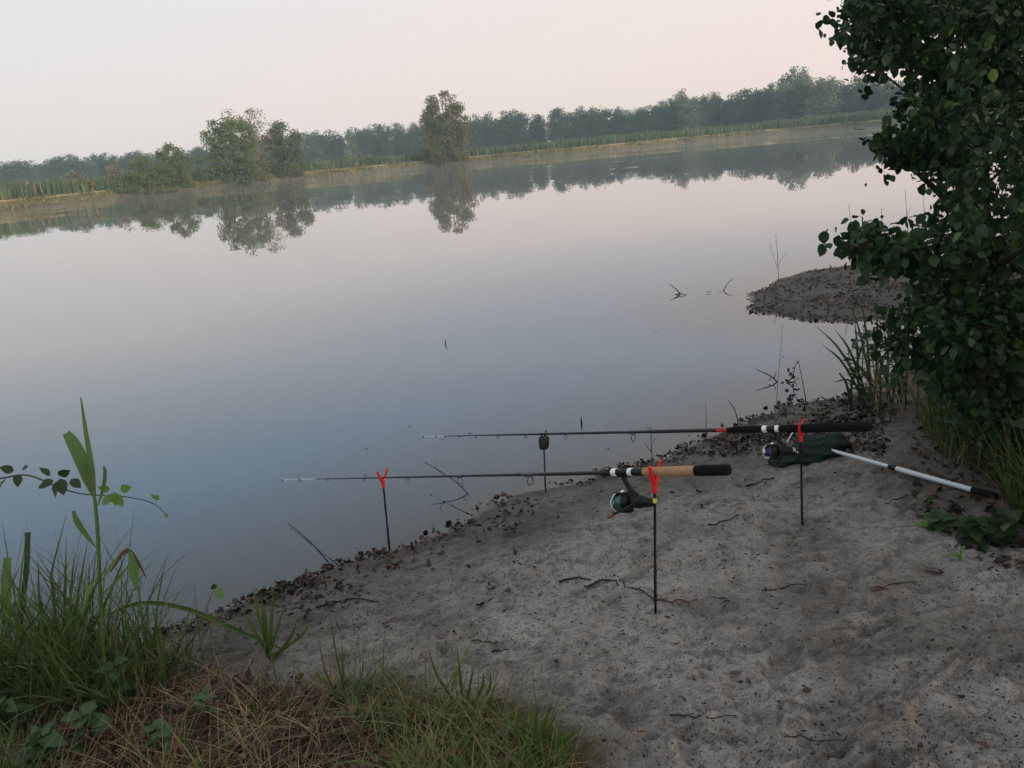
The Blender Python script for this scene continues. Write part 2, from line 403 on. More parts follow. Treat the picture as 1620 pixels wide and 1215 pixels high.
mw = t.n('ShaderNodeMixShader'); t.l(fr.outputs[0], mw.inputs[0]); t.l(body.outputs[0], mw.inputs[1]); t.l(gl.outputs[0], mw.inputs[2])
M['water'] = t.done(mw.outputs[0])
# far bank: dry mown track on top, greener slope, field behind (attribute 'up' = metres from the water)
t = NT('bank_turf'); P_ = t.pos(); a = t.n('ShaderNodeAttribute', attribute_name='up').outputs['Fac']
n1 = t.noise(.16, 4, .6, P_); n2 = t.noise(1.6, 4, .7, P_)
slope = t.mixc(t.ramp(n2, [(.4, (0, 0, 0)), (.6, (1, 1, 1))]), (.050, .075, .028), (.17, .125, .062))
top = t.mixc(t.ramp(n1, [(.4, (0, 0, 0)), (.62, (1, 1, 1))]), (.40, .31, .185), (.29, .235, .12))
field = t.mixc(n1, (.12, .125, .06), (.19, .16, .09))
c = t.mixc(t.math('DIVIDE', t.math('SUBTRACT', a, 1.9), .5, 0, True), slope, top)
c = t.mixc(t.math('DIVIDE', t.math('SUBTRACT', a, 8.), 3., 0, True), c, field)
c = t.mixc(t.math('DIVIDE', t.math('SUBTRACT', .5, a), .4, 0, True), c, (.07, .06, .05))
M['turf'] = t.done(t.bsdf(c, .95, 0, .2))
M['bark'] = plain('bark', (.030, .025, .021), .9, 0, .2, .5, 22, .6)
M['pale_bark'] = plain('pale_bark', (.22, .20, .17), .8, 0, .2, .4, 6)
M['alder'] = leaf_mat('alder_leaf', (.013, .040, .016), (.034, .076, .022), .30, .45, .35, .955, 3.0, (.07, .15, .025))
M['weed'] = leaf_mat('weed_leaf', (.018, .042, .015), (.036, .075, .02), .25, .5, .4, None, 6.0)
M['alt_weed'] = leaf_mat('broad_weed', (.032, .078, .022), (.06, .125, .03), .3, .45, .4, None, 6.0)
M['bright_leaf'] = leaf_mat('bright_leaf', (.10, .21, .04), (.15, .27, .06), .35, .45, .4, None, 8.0)
M['reed'] = leaf_mat('reed_leaf', (.075, .165, .035), (.12, .215, .055), .3, .45, .4, None, 9.0)
M['grass'] = leaf_mat('grass_blade', (.042, .078, .016), (.100, .155, .034), .3, .5, .35, .93, 5.0, (.19, .16, .07))
M['fresh'] = leaf_mat('fresh_grass', (.060, .115, .022), (.125, .185, .042), .3, .5, .35, .9, 5.0, (.22, .19, .08))
M['straw'] = leaf_mat('straw', (.17, .11, .055), (.40, .29, .16), .2, .7, .25, .8, 6.0, (.09, .055, .03))
M['dead'] = leaf_mat('dead_leaf', (.045, .027, .018), (.12, .062, .038), .12, .65, .3, .85, 5.0, (.20, .11, .065))
M['litter'] = leaf_mat('wet_leaf', (.014, .011, .009), (.048, .032, .022), .08, .55, .4, .9, 5.0, (.13, .062, .040))
M['crumb'] = leaf_mat('crumb', (.030, .025, .022), (.085, .068, .055), 0, .9, .2, .8, 5.0, (.11, .062, .042))
M['twig'] = plain('twig', (.032, .027, .023), .85, 0, .25, .4, 40, .4)
M['red_twig'] = plain('red_twig', (.10, .048, .030), .8, 0, .25, .4, 40, .4)
# fishing tackle
M['black'] = plain('black_plastic', (.006, .006, .007), .5, 0, .3, .3, 80)
M['foam'] = plain('black_foam', (.007, .007, .0075), .9, 0, .15, .4, 260, .4)
M['carbon'] = plain('black_carbon', (.008, .008, .009), .3, 0, .45, .3, 120)
M['redplastic'] = plain('red_plastic', (.72, .012, .016), .4, 0, .5, .12, 60)
M['redthread'] = plain('red_thread', (.42, .02, .03), .5, 0, .5, .2, 160)
M['yellow'] = plain('yellow_tape', (.62, .66, .08), .6, 0, .4, .15, 80)
M['silver'] = plain('bright_metal', (.82, .83, .85), .35, .25, .6, .1, 90)
M['alu'] = plain('white_aluminium', (.60, .61, .63), .45, .15, .5, .1, 60)
M['steel'] = plain('dark_steel', (.10, .10, .11), .35, .8, .5, .3, 90)
M['tip'] = plain('white_tip', (.72, .74, .75), .45, 0, .5, .1, 60)
M['spool'] = plain('green_blue_spool', (.06, .135, .125), .3, .55, .5, .3, 50)
M['bluespool'] = plain('navy_spool', (.028, .035, .085), .32, .35, .5, .3, 50)
M['brownknob'] = plain('brown_knob', (.13, .055, .028), .5, 0, .5, .3, 80)
M['netting'] = plain('dark_green_netting', (.008, .021, .017), .85, 0, .3, .45, 110, .5)
M['casegreen'] = plain('dark_case', (.020, .022, .020), .5, 0, .45, .3, 80)
t = NT('cork'); o_ = t.obj(); n1 = t.noise(55, 3, .6, o_); n2 = t.noise(240, 3, .7, o_)
c = t.mixc(n1, (.34, .18, .095), (.50, .30, .17)); c = t.mixc(t.ramp(n2, [(.34, (1, 1, 1)), (.44, (0, 0, 0))]), c, (.13, .06, .03))
M['cork'] = t.done(t.bsdf(c, .75, 0, .3, t.bump(n2, .3, .001)))
# far foliage
M['far_green'] = leaf_mat('far_green', (.065, .092, .036), (.115, .135, .055), .38, .7, .2, .9, .35, (.15, .125, .06))
M['far_willow'] = leaf_mat('far_willow', (.075, .115, .036), (.13, .165, .052), .38, .7, .2, .94, .5, (.16, .15, .07))
M['far_olive'] = leaf_mat('far_olive', (.080, .098, .030), (.150, .150, .048), .38, .7, .2, .86, .4, (.20, .155, .08))
M['far_dry'] = leaf_mat('far_dry', (.20, .155, .085), (.30, .225, .13), .38, .7, .2, .7, .5, (.08, .09, .04))
M['far_forest'] = leaf_mat('far_forest', (.036, .062, .034), (.066, .092, .046), .35, .8, .15, None, .12)
M['far_pale'] = leaf_mat('far_pale', (.10, .13, .075), (.15, .18, .10), .35, .8, .15, None, .12)
M['far_reed'] = leaf_mat('far_reed', (.068, .115, .058), (.12, .165, .085), .38, .8, .2, .92, .22, (.24, .19, .115))
M['far_grass'] = leaf_mat('far_grass', (.055, .095, .032), (.115, .135, .052), .25, .8, .2, .75, .3, (.26, .19, .11))

# ================================================================== large structure
# ---- near ground: polar sheet, finest where the camera looks
rr = np.concatenate([np.linspace(.12, .85, 14, endpoint=False), np.geomspace(.85, 6.2, 560, endpoint=False), np.geomspace(6.2, 15, 130, endpoint=False), np.geomspace(15, 75, 26)])
aa = np.concatenate([np.linspace(-180, -46, 34, endpoint=False), np.linspace(-46, -38, 20, endpoint=False), np.linspace(-38, 40, 430, endpoint=False), np.linspace(40, 50, 24, endpoint=False), np.linspace(50, 180, 34)]) * math.pi / 180
R_, A_ = np.meshgrid(rr, aa, indexing='ij'); X = (R_ * np.sin(A_)).ravel(); Y = (R_ * np.cos(A_)).ravel()
sdv = sdist(X, Y); Z = height(X, Y, sdv)
nr, na = len(rr), len(aa); I = np.arange(nr * na).reshape(nr, na)
Q = np.stack([I[:-1, :-1], I[:-1, 1:], I[1:, 1:], I[1:, :-1]], -1).reshape(-1, 4)
me = mesh_np('sand_bank', np.column_stack([X, Y, Z]), [Q], True)
edge = sdv + .10 * fbm(X * 4, Y * 4, 60, 3)
attr(me, 'film', np.exp(-((edge + .02) / .055) ** 2)); attr(me, 'wet', np.maximum(1 - sstep(.06, .42, edge), np.maximum(.75 * (1 - sstep(.25, .95, edge + .3 * fbm(X * 2.5, Y * 2.5, 61, 3))), .9 * sstep(5.6, 6.3, Y) * (X > 1) * (X < 6))))
sl = polydist(X, Y, SOIL_L); sr = polydist(X, Y, SOIL_R)
attr(me, 'soil', np.maximum(sstep(-.10, .12, sl + .22 * fbm(X * 5, Y * 5, 70, 3)), .85 * sstep(-.25, .25, sr + .5 * fbm(X * 3, Y * 3, 71, 3))))
tag(link('sand_bank', me, M['sand']), kind='structure')
# ---- water sheet
rr = np.concatenate([np.geomspace(.3, 14, 230, endpoint=False), np.geomspace(14, 320, 110)])
aa = np.linspace(-100, 100, 330) * math.pi / 180
R_, A_ = np.meshgrid(rr, aa, indexing='ij'); X = (R_ * np.sin(A_)).ravel(); Y = (R_ * np.cos(A_)).ravel()
nr, na = len(rr), len(aa); I = np.arange(nr * na).reshape(nr, na)
Q = np.stack([I[:-1, :-1], I[:-1, 1:], I[1:, 1:], I[1:, :-1]], -1).reshape(-1, 4)
me = mesh_np('lake_water', np.column_stack([X, Y, np.zeros(len(X))]), [Q], True)
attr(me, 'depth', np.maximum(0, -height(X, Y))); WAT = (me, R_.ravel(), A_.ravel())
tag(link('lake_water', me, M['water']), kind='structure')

# ---- far bank
FARX = np.array([-420, -200, 0, 90, 180, 300, 460, 600, 680, 780, 860, 960, 1080, 1200, 1320, 1440, 1600, 1800, 2150, 2700], float)
FARD = np.array([34, 28, 23, 20, 18, 16.8, 14.8, 13.4, 12.9, 12.9, 13.2, 13.2, 12.4, 11.8, 12.2, 13.6, 16, 19, 25, 34], float)
def hor(x): return 238 - .09 * (np.asarray(x, float) - 810)
def shore_far(px):
    d = np.interp(px, FARX, FARD); return on_z(px, hor(px) + d, 0.0)
xs = np.linspace(-420, 2700, 420); sh = shore_far(xs)
sh[:, :2] = np.array([np.convolve(np.pad(sh[:, k], 6, mode='edge'), np.ones(13) / 13, 'valid') for k in (0, 1)]).T
SH_R = np.hypot(sh[:, 0], sh[:, 1]); SH_A = np.arctan2(sh[:, 0], sh[:, 1])
_gap = np.interp(WAT[2], SH_A, SH_R) - WAT[1]; attr(WAT[0], 'ripple', (1 - sstep(6, 60, _gap)) * (.35 + .65 * vn(WAT[2] * 9, WAT[2] * 0, 33)))
def far_pt(px, up):
    """point on the far bank: bearing of pixel column px, up metres behind the waterline"""
    px = np.atleast_1d(np.asarray(px, float)); up = np.broadcast_to(np.asarray(up, float), px.shape)
    a = np.interp(px, xs, SH_A); r = np.interp(px, xs, SH_R) + up
    x = r * np.sin(a); y = r * np.cos(a); return np.column_stack([x, y, far_h(up, x, y)])
PU = [-4, -.4, 0, .5, 1.1, 1.8, 2.4, 3.2, 5, 7, 9, 14, 25, 60, 120, 300, 700, 1300]
PH = [-1.6, -.5, -.06, .2, .55, .95, 1.12, 1.2, 1.22, 1.2, 1.15, 1.0, .9, .9, .9, 1.0, 1.2, 1.5]
def far_h(up, x, y):
    z = np.interp(up, PU, PH)
    return z + np.where((up > .3) & (up < 30), .28 * fbm(x * .35, y * .35, 80, 3), 0)
ups = np.array(sorted(set(PU + [.25, .8, 1.45, 2.1, 2.8, 4, 6, 8, 11, 18, 40, 85])))
rows = []
for u in ups:
    wob = np.where((u > -1) & (u < 3), .5 * fbm(xs * .02, np.full(xs.shape, 3.), 81, 3) * 2, 0)
    a = SH_A; r = SH_R + u + wob; x = r * np.sin(a); y = r * np.cos(a)
    if u > 500: x = x * 1.0
    rows.append(np.column_stack([x, y, far_h(np.full(xs.shape, u), x, y)]))
V = np.vstack(rows); n = len(xs); I = np.arange(len(V)).reshape(len(ups), n)
Q = np.stack([I[:-1, :-1], I[:-1, 1:], I[1:, 1:], I[1:, :-1]], -1).reshape(-1, 4)
me = mesh_np('far_bank', V, [Q], True); attr(me, 'up', np.repeat(ups, n))
tag(link('far_bank', me, M['turf']), kind='structure')

# ---- blades (grass, reeds): vectorised strips
def blades(base, h, wd, azim, lean, bend, seg=3, twist=None):
    """base (N,3); h,wd,azim,lean,bend (N,) -> V, quads, tris ; a blade leans by `lean` and curls on by `bend`"""
    N = len(base); ts = np.linspace(0, 1, seg + 1); dirx = np.column_stack([np.cos(azim), np.sin(azim), np.zeros(N)])
    tw = azim + math.pi / 2 + (0 if twist is None else twist); side = np.column_stack([np.cos(tw), np.sin(tw), np.zeros(N)])
    p = base.copy(); pts = [p]
    for k in range(seg):
        an = lean + bend * ((k + .5) / seg); p = p + (h / seg)[:, None] * (dirx * np.sin(an)[:, None] + np.array([0, 0, 1.]) * np.cos(an)[:, None]); pts.append(p)
    V = []
    for k in range(seg):
        wk = wd * (1 - .75 * (ts[k] ** 1.6)) * (.55 + .45 * min(1, ts[k] * 4)) * .5
        V += [pts[k] - side * wk[:, None], pts[k] + side * wk[:, None]]
    V.append(pts[seg]); V = np.stack(V, 1); m = 2 * seg + 1
    q = np.array([(2 * k, 2 * k + 1, 2 * k + 3, 2 * k + 2) for k in range(seg - 1)]).reshape(-1, 4); tr = np.array([[2 * seg - 2, 2 * seg - 1, 2 * seg]])
    off = (np.arange(N) * m)[:, None, None]
    return V.reshape(-1, 3), (tr[None] + off).reshape(-1, 3), (q[None] + off).reshape(-1, 4)
def stuff(name, V, F, mat, label=None, cat=None, smooth=False):
    o = link(name, mesh_np(name, V, F, smooth), mat); return tag(o, label, cat, kind='stuff')

# far reed belt, low bank grass
N = 26000; px = rng.uniform(-420, 2300, N); up = 4.6 + np.abs(rng.normal(0, 4.0, N)) + 1.6 * fbm(px * .012, px * 0, 90, 3)
keep = ~((px > 300) & (px < 480) & (up < 7)); px, up = px[keep], up[keep]; N = len(px)
b_ = far_pt(px, up); hh = (1.85 + .9 * fbm(px * .03, up * .4, 91, 3)) * rng.uniform(.75, 1.2, N)
hh *= np.interp(px, [-400, 200, 480, 640, 700, 1000, 1300, 2300], [1.15, 1.15, 1.0, 1.0, .9, 1.0, 1.15, 1.2])
V, T, Q = blades(b_, hh, rng.uniform(.09, .24, N), rng.uniform(0, 6.28, N), rng.uniform(0, .12, N), rng.uniform(.05, .5, N), 3)
stuff('reed_belt', V, [T, Q], M['far_reed'], 'belt of green reeds along the top of the far bank', 'reeds')
N = 22000; px = rng.uniform(-420, 2300, N); up = np.where(rng.random(N) < .75, rng.uniform(.15, 2.6, N), rng.uniform(2.6, 8, N))
keep = vn(px * .05, up * .7, 95) > .40 - .25 * (up < 1.0); px, up = px[keep], up[keep]; N = len(px)
b_ = far_pt(px, up); hh = rng.uniform(.12, .5, N) * (.6 + vn(px * .06, up, 96)) * np.where(up > 2.6, .55, 1)
V, T, Q = blades(b_, hh, rng.uniform(.08, .28, N), rng.uniform(0, 6.28, N), rng.uniform(0, .5, N), rng.uniform(.2, .9, N), 2)
stuff('bank_grass', V, [T, Q], M['far_grass'], 'ragged dry and green grass hanging over the far bank edge', 'grass')

# ================================================================== far trees
def crown(profile, H, nclump, per, leaf, spread, seed, hollow=.35):
    """leaf-spray quads in clumps through a lathed volume; profile = [(height fraction, radius m)]"""
    g = np.random.default_rng(seed); pt = np.array(profile, float)
    ts = np.linspace(pt[0, 0], pt[-1, 0], 60); rw = np.interp(ts, pt[:, 0], pt[:, 1]); cdf = np.cumsum(rw ** 1.3 + .02); cdf /= cdf[-1]
    tt = np.interp(g.random(nclump), cdf, ts); rad = np.interp(tt, pt[:, 0], pt[:, 1]); an = g.uniform(0, 6.283, nclump)
    rr = rad * (hollow + (1 - hollow) * g.random(nclump) ** .6) * g.uniform(.8, 1.12, nclump)
    cc = np.column_stack([rr * np.cos(an), rr * np.sin(an), tt * H])
    sz = spread * g.uniform(.55, 1.35, nclump)
    n = (per * g.uniform(.5, 1.5, nclump)).astype(int); idx = np.repeat(np.arange(nclump), n); N = len(idx)
    p = cc[idx] + np.clip(g.normal(0, .92, (N, 3)), -1.45, 1.45) * sz[idx][:, None] * np.array([1, 1, .72])
    p[:, 2] = np.maximum(p[:, 2], .15)
    a = g.normal(0, 1, (N, 3)); a /= np.linalg.norm(a, axis=1)[:, None]; b = g.normal(0, 1, (N, 3)); b -= a * (a * b).sum(1)[:, None]; b /= np.linalg.norm(b, axis=1)[:, None]
    s = leaf * g.uniform(.6, 1.4, N)[:, None]
    V = np.stack([p - a * s, p + b * s * .55, p + a * s, p - b * s * .55], 1).reshape(-1, 3)
    return V, np.arange(4 * N).reshape(-1, 4), cc
def far_tree(name, base, H, profile, mat, label, cat='tree', group=None, nclump=110, per=70, leaf=.22, spread=.75, seed=1, trunk=.16, bark='bark', hollow=.35, stems=1, part='crown'):
    th = thing(name, base, label, cat, group); O = np.array(base)
    V, Q, cc = crown(profile, H, nclump, per, leaf, spread, seed, hollow)
    link(part, mesh_np(part, V, [Q]), M[mat], th)
    g = np.random.default_rng(seed + 99); mb = MB(); mb2 = MB()
    for k in range(stems):
        dx = g.uniform(-.5, .5, 2) * (stems > 1) * profile[1][1] * .6
        top = np.array([dx[0] * 1.6 + g.uniform(-.3, .3), dx[1] * 1.6 + g.uniform(-.3, .3), H * .88])
        path = spline([[dx[0] * .4, dx[1] * .4, -.3], [dx[0] * .8, dx[1] * .8, H * .35], top], 9)
        mb.tube(O + path, np.linspace(trunk, trunk * .15, 9), 7)
        for q in range(max(5, 14 // stems)):
            c_ = cc[g.integers(len(cc))]; zz = max(.1 * H, c_[2] - g.uniform(.08, .25) * H); i = int(np.argmin(abs(path[:, 2] - zz)))
            mb2.tube(O + spline([path[i], (path[i] + c_) / 2 + [0, 0, .15], c_], 5), np.linspace(trunk * .4, trunk * .06, 5), 5)
    mb.build('trunk', M[bark], th); lo_ = mb2.build('limbs', M[bark], th); lo_['kind'] = 'stuff'
    return th
def px_h(px, ytop, base):     # height so that the top shows at pixel row ytop
    d = math.hypot(base[0], base[1]); q = at_dist(px, ytop, d); return q[2] - base[2]
def px_r(npx, base): return npx * math.hypot(base[0], base[1]) / F_PX

b_ = far_pt(709, 1.0)[0]; b_[2] = .3; H = px_h(707, 146, b_); r = px_r(41, b_)
far_tree('alder_tree', b_, H, [(.02, r * .72), (.12, r * .95), (.35, r * .90), (.55, r * .92), (.72, r * .86), (.83, r * .60), (.92, r * .40), (1.0, r * .15)], 'far_olive',
         'single tall rounded tree standing at the middle of the far bank, its reflection below it', nclump=270, per=85, leaf=.20, spread=.66, seed=11, trunk=.28)
b_ = far_pt(374, 2.0)[0]; b_[2] = .4; H = px_h(370, 180, b_); r = px_r(47, b_)
far_tree('willow_tree', b_, H, [(.01, r * .85), (.25, r * .98), (.5, r * .92), (.75, r * .75), (.92, r * .5), (1., r * .15)], 'far_willow',
         'broad green willow, leftmost and fullest of the tall tree group on the far bank', 'tree', 'tall tree group on the far bank', 170, 80, .19, .72, 12, .25, stems=3)
b_ = far_pt(418, 3.4)[0]; b_[2] = .6; H = px_h(418, 172, b_); r = px_r(27, b_)
far_tree('birch_tree', b_, H, [(.15, r * .6), (.45, r * .95), (.75, r * .9), (.92, r * .75), (1., r * .3)], 'far_dry',
         'thin half bare birch with dry tan leaves, middle of the tall tree group', 'tree', 'tall tree group on the far bank', 60, 40, .15, .6, 13, .13, 'pale_bark', .2, 2)
b_ = far_pt(455, 1.6)[0]; b_[2] = .4; H = px_h(452, 194, b_); r = px_r(28, b_)
far_tree('alder_tree', b_, H, [(.01, r * .75), (.2, r * .95), (.5, r * .88), (.78, r * 1.0), (.92, r * .6), (1., r * .2)], 'far_green',
         'dark green tree at the right end of the tall tree group on the far bank', 'tree', 'tall tree group on the far bank', 105, 75, .19, .62, 14, .2)
b_ = far_pt(282, 2.0)[0]; b_[2] = .4; H = px_h(277, 230, b_); r = px_r(25, b_)
far_tree('willow_tree', b_, H, [(.01, r * .7), (.2, r * .95), (.55, r * .95), (.8, r * .8), (1., r * .25)], 'far_willow',
         'medium rounded willow just right of the low bush on the far bank', nclump=90, per=75, leaf=.16, spread=.55, seed=15, trunk=.16, stems=2)
b_ = far_pt(238, .9)[0]; b_[2] = .2; H = px_h(238, 250, b_); r = px_r(38, b_)
far_tree('willow_bush', b_, H, [(.01, r * .9), (.25, r * 1.0), (.6, r * .85), (.85, r * .55), (1., r * .2)], 'far_willow',
         'wide low willow bush at the water edge, left of the medium willow', 'bush', None, 95, 75, .14, .48, 16, .08, stems=3, part='foliage')
for (px, up, yt, hw, mt, sd, lab) in (
        (190, 7., 254, 15, 'far_dry', 17, 'tan dry shrub behind the left end of the low willow bush'),
        (224, 9., 246, 14, 'far_dry', 18, 'tan dry shrub rising behind the middle of the low willow bush'),
        (323, 3., 262, 13, 'far_green', 19, 'small dark bush in the gap between the medium willow and tall group'),
        (194, 1.2, 280, 14, 'far_reed', 20, 'small pale green bush at the left foot of the low willow bush'),
        (131, 8., 270, 20, 'far_dry', 21, 'low tan shrub standing in the reeds near the left edge'),
        (575, 9., 238, 18, 'far_dry', 22, 'dry tan shrub in the reeds between the tall group and single tree'),
        (415, 1.0, 268, 10, 'far_dry', 23, 'small orange tan shrub at the foot of the tall tree group')):
    b_ = far_pt(px, up)[0]; b_[2] -= .1; H = px_h(px, yt + 3, b_); r = px_r(hw, b_)
    far_tree('shrub', b_, H, [(.01, r * .85), (.35, r), (.75, r * .7), (1., r * .25)], mt, lab, 'bush', 'small shrubs on the far bank', 30, 60, .13, .42, sd, .05, stems=3, part='foliage')

# forest beyond: six shapes, copied
FTOP = [(-420, 300), (-200, 272), (0, 258), (60, 253), (120, 247), (200, 241), (260, 236), (330, 229), (400, 220), (480, 213), (560, 203), (640, 193), (700, 187), (760, 181), (825, 174),
        (858, 178), (868, 187), (880, 172), (905, 168), (940, 166), (955, 177), (970, 168), (990, 166), (1015, 172), (1030, 168), (1060, 158), (1080, 158), (1100, 152), (1150, 143), (1200, 137), (1207, 141), (1222, 128),
        (1270, 126), (1340, 122), (1400, 124), (1460, 127), (1540, 124), (1620, 116), (1800, 100), (2300, 70)]
fx = np.array(FTOP, float)
SHAPES = [([(.02, .30), (.2, .42), (.5, .46), (.75, .36), (.92, .2), (1, .05)], 'far_forest'), ([(.1, .22), (.3, .36), (.6, .42), (.82, .32), (1, .08)], 'far_forest'),
          ([(.02, .34), (.3, .40), (.6, .36), (.85, .24), (1, .05)], 'far_forest'), ([(.05, .30), (.35, .36), (.7, .38), (.9, .26), (1, .1)], 'far_forest'),
          ([(.02, .36), (.25, .42), (.55, .40), (.8, .3), (1, .06)], 'far_pale')]
protos = []
FLAB = ['hazy blue green broad tree in the far forest', 'hazy dark tree with an open foot in the far forest', 'hazy tapering tree in the far forest',
        'hazy round topped tree in the far forest', 'hazy paler green tree in the far forest']
for k, (pf, mt) in enumerate(SHAPES):
    pf = [(a, b * 9) for a, b in pf]
    protos.append(far_tree('forest_tree', (0, 0, 0), 16., pf, mt, FLAB[k], 'tree', 'trees of the forest beyond the far bank', 95, 46, .34, 1.15, 30 + k, .2))
used = set()
def forest(px, dist, ytop, k, label=None, sx=1.0):
    a = float(np.interp(px, xs, SH_A)); b_ = np.array([dist * math.sin(a), dist * math.cos(a), .85]); H = px_h(px, ytop, b_)
    o = protos[k] if k not in used else copy_tree(protos[k]); used.add(k)
    o.location = b_; s = H / 16.; o.scale = (sx * s ** .5 * 1.0, sx * s ** .5 * 1.0, s); o.rotation_euler = (0, 0, rng.uniform(0, 6.28))
    reg = 'left of the tall group' if px < 320 else 'left of the single tree' if px < 690 else 'right of the single tree' if px < 1000 else 'towards the right end'
    o['label'] = label or FLAB[k] + ', ' + reg
    return o
def fdist(px): return float(np.interp(px, [-420, 0, 400, 800, 1200, 1700, 2300], [330, 420, 380, 330, 285, 250, 200]))
px = -400.
while px < 2250:
    d = fdist(px); k = int(rng.choice(5, p=[.28, .22, .2, .2, .1])); sz = rng.uniform(.6, 1.35)
    yt = np.interp(px, fx[:, 0], fx[:, 1]) + rng.choice([-3, 0, 2, 6, 11]) + rng.uniform(-1, 2)
    if not (861 < px < 874): forest(px, d + rng.uniform(-6, 10), yt + 2.0, k, sx=sz * 1.1)
    px += rng.uniform(15, 25) * 300 / d * .9
px = -400.
while px < 2250:
    d = fdist(px) + rng.uniform(28, 45); forest(px, d, np.interp(px, fx[:, 0], fx[:, 1]) + rng.uniform(0, 9) + 1, int(rng.choice([0, 3, 4])), sx=1.1); px += rng.uniform(24, 36)
forest(1252, 330, 110, 3, 'tallest pale topped tree bulging above the forest on the right', 1.25)
forest(1268, 335, 113, 4, 'pale tall tree leaning out right of the tallest forest tree', 1.0)
forest(1078, 320, 146, 4, 'pale rounded tree rising above its neighbours in the forest centre right', 1.0)

# unseen trees added behind camera to keep sky and low sun off near bank
g = np.random.default_rng(77); N = 15000; cl = np.column_stack([g.uniform(0, 22, 260), g.uniform(-16, -2.2, 260), 9 * g.random(260) ** 1.5 + .3])
cl[:, 1] -= np.maximum(0, cl[:, 2] - 7) * .4; p = cl[g.integers(0, 260, N)] + g.normal(0, .75, (N, 3)); p[:, 2] = np.maximum(p[:, 2], .4)
a = g.normal(0, 1, (N, 3)); a /= np.linalg.norm(a, axis=1)[:, None]; b = np.cross(a, g.normal(0, 1, (N, 3))); b /= np.linalg.norm(b, axis=1)[:, None]; sz = g.uniform(.10, .24, N)[:, None]
V = np.stack([p - a * sz, p + b * sz * .6, p + a * sz, p - b * sz * .6], 1).reshape(-1, 3); Qs = [np.arange(4 * N).reshape(-1, 4)]
mb = MB()
for k in range(14):
    q = np.array([g.uniform(1, 20), g.uniform(-14, -3.5), -.2]); mb.tube(spline([q, q + [g.normal(0, .3), g.normal(0, .3), 5], q + [g.normal(0, .6), g.normal(0, .6), 10]], 8), np.linspace(.16, .04, 8), 7)
Vt, Ft = mb.arrays(); V = np.vstack([V, Vt]); stuff('added_shade_wood', V, [Ft[0] + 4 * N, np.vstack([Qs[0], Ft[1] + 4 * N])], M['alder'], 'unseen alder wood added behind the viewpoint to shade the near bank', 'wood')

# haze: one closed box of thin even air round everything
mb = MB().box((0, 250, 12), (1650, 0, 0), (0, 1750, 0), (0, 0, 15.5))
hz = mb.build('haze', None, None, False)
t = NT('haze_air'); pv = t.n('ShaderNodeVolumePrincipled'); pv.inputs['Color'].default_value = (.60, .85, 1., 1); pv.inputs['Density'].default_value = .0005; pv.inputs['Anisotropy'].default_value = 0.0
t.l(pv.outputs[0], t.out.inputs['Volume']); hz.data.materials.append(t.m); tag(hz, kind='stuff')

# mist lying on the far water: a thin flat lens of air, nothing else
nA, nR = 60, 12; aM = np.linspace(-52, 46, nA) * math.pi / 180; rF = np.interp(aM, SH_A, SH_R) + 3.0; tM = np.linspace(0, 1, nR); Vt_, Vb_ = [], []
for t_ in tM:
    r_ = 48 + (rF - 48) * t_; h_ = .06 + .85 * t_ ** .8 * (1 - .25 * t_); Vt_.append(np.column_stack([r_ * np.sin(aM), r_ * np.cos(aM), h_ + .12 * fbm(r_ * .08, aM * 12, 44, 3)])); Vb_.append(np.column_stack([r_ * np.sin(aM), r_ * np.cos(aM), np.full(nA, .03)]))
Vm = np.vstack(Vt_ + Vb_); Vm[:nA * nR, 2] = np.maximum(Vm[:nA * nR, 2], .05); It = np.arange(nA * nR).reshape(nR, nA); Ib = It + nA * nR
f4 = lambda a, b, c, d: np.stack([a, b, c, d], -1).reshape(-1, 4)
Qm = np.vstack([f4(It[:-1, :-1], It[:-1, 1:], It[1:, 1:], It[1:, :-1]), f4(Ib[:-1, :-1], Ib[1:, :-1], Ib[1:, 1:], Ib[:-1, 1:]), f4(It[0, :-1], Ib[0, :-1], Ib[0, 1:], It[0, 1:]), f4(It[-1, :-1], It[-1, 1:], Ib[-1, 1:], Ib[-1, :-1]),
                f4(It[:-1, 0], It[1:, 0], Ib[1:, 0], Ib[:-1, 0]), f4(It[:-1, -1], Ib[:-1, -1], Ib[1:, -1], It[1:, -1])])
ms = link('mist', mesh_np('mist', Vm, [Qm])); t = NT('mist_air'); pv = t.n('ShaderNodeVolumePrincipled'); pv.inputs['Color'].default_value = (.90, .94, .97, 1); pv.inputs['Density'].default_value = .0008
t.l(pv.outputs[0], t.out.inputs['Volume']); ms.data.materials.append(t.m); tag(ms, kind='stuff')

# ================================================================== near vegetation
def leaf_template(kind='alder'):
    if kind == 'alder': ts, ws = [0, .18, .42, .70, .90, 1], [0, .27, .39, .33, .15, .0]
    elif kind == 'nettle': ts, ws = [0, .15, .4, .7, .9, 1], [0, .28, .30, .18, .07, 0]
    else: ts, ws = [0, .2, .45, .7, .9, 1], [0, .26, .34, .26, .12, 0]
    V = []; n = len(ts)
    for k in range(n): V.append((0, ts[k], -.10 * ts[k] ** 2))
    for s in (-1, 1):
        for k in range(1, n - 1): V.append((s * ws[k], ts[k] - .03, -.10 * ts[k] ** 2 + .22 * ws[k] - .05 * (k % 2)))
    T = []
    for si, o in ((0, n), (1, n + n - 2)):
        L = lambda k: o + k - 1
        f = lambda a, b, c: (a, b, c) if si == 1 else (a, c, b)
        T.append(f(0, L(1), 1))
        for k in range(1, n - 2): T.append(f(k, L(k), k + 1)); T.append(f(L(k), L(k + 1), k + 1))
        T.append(f(n - 2, L(n - 2), n - 1))
    return np.array(V), np.array(T)
LT = {k: leaf_template(k) for k in ('alder', 'nettle', 'bramble')}
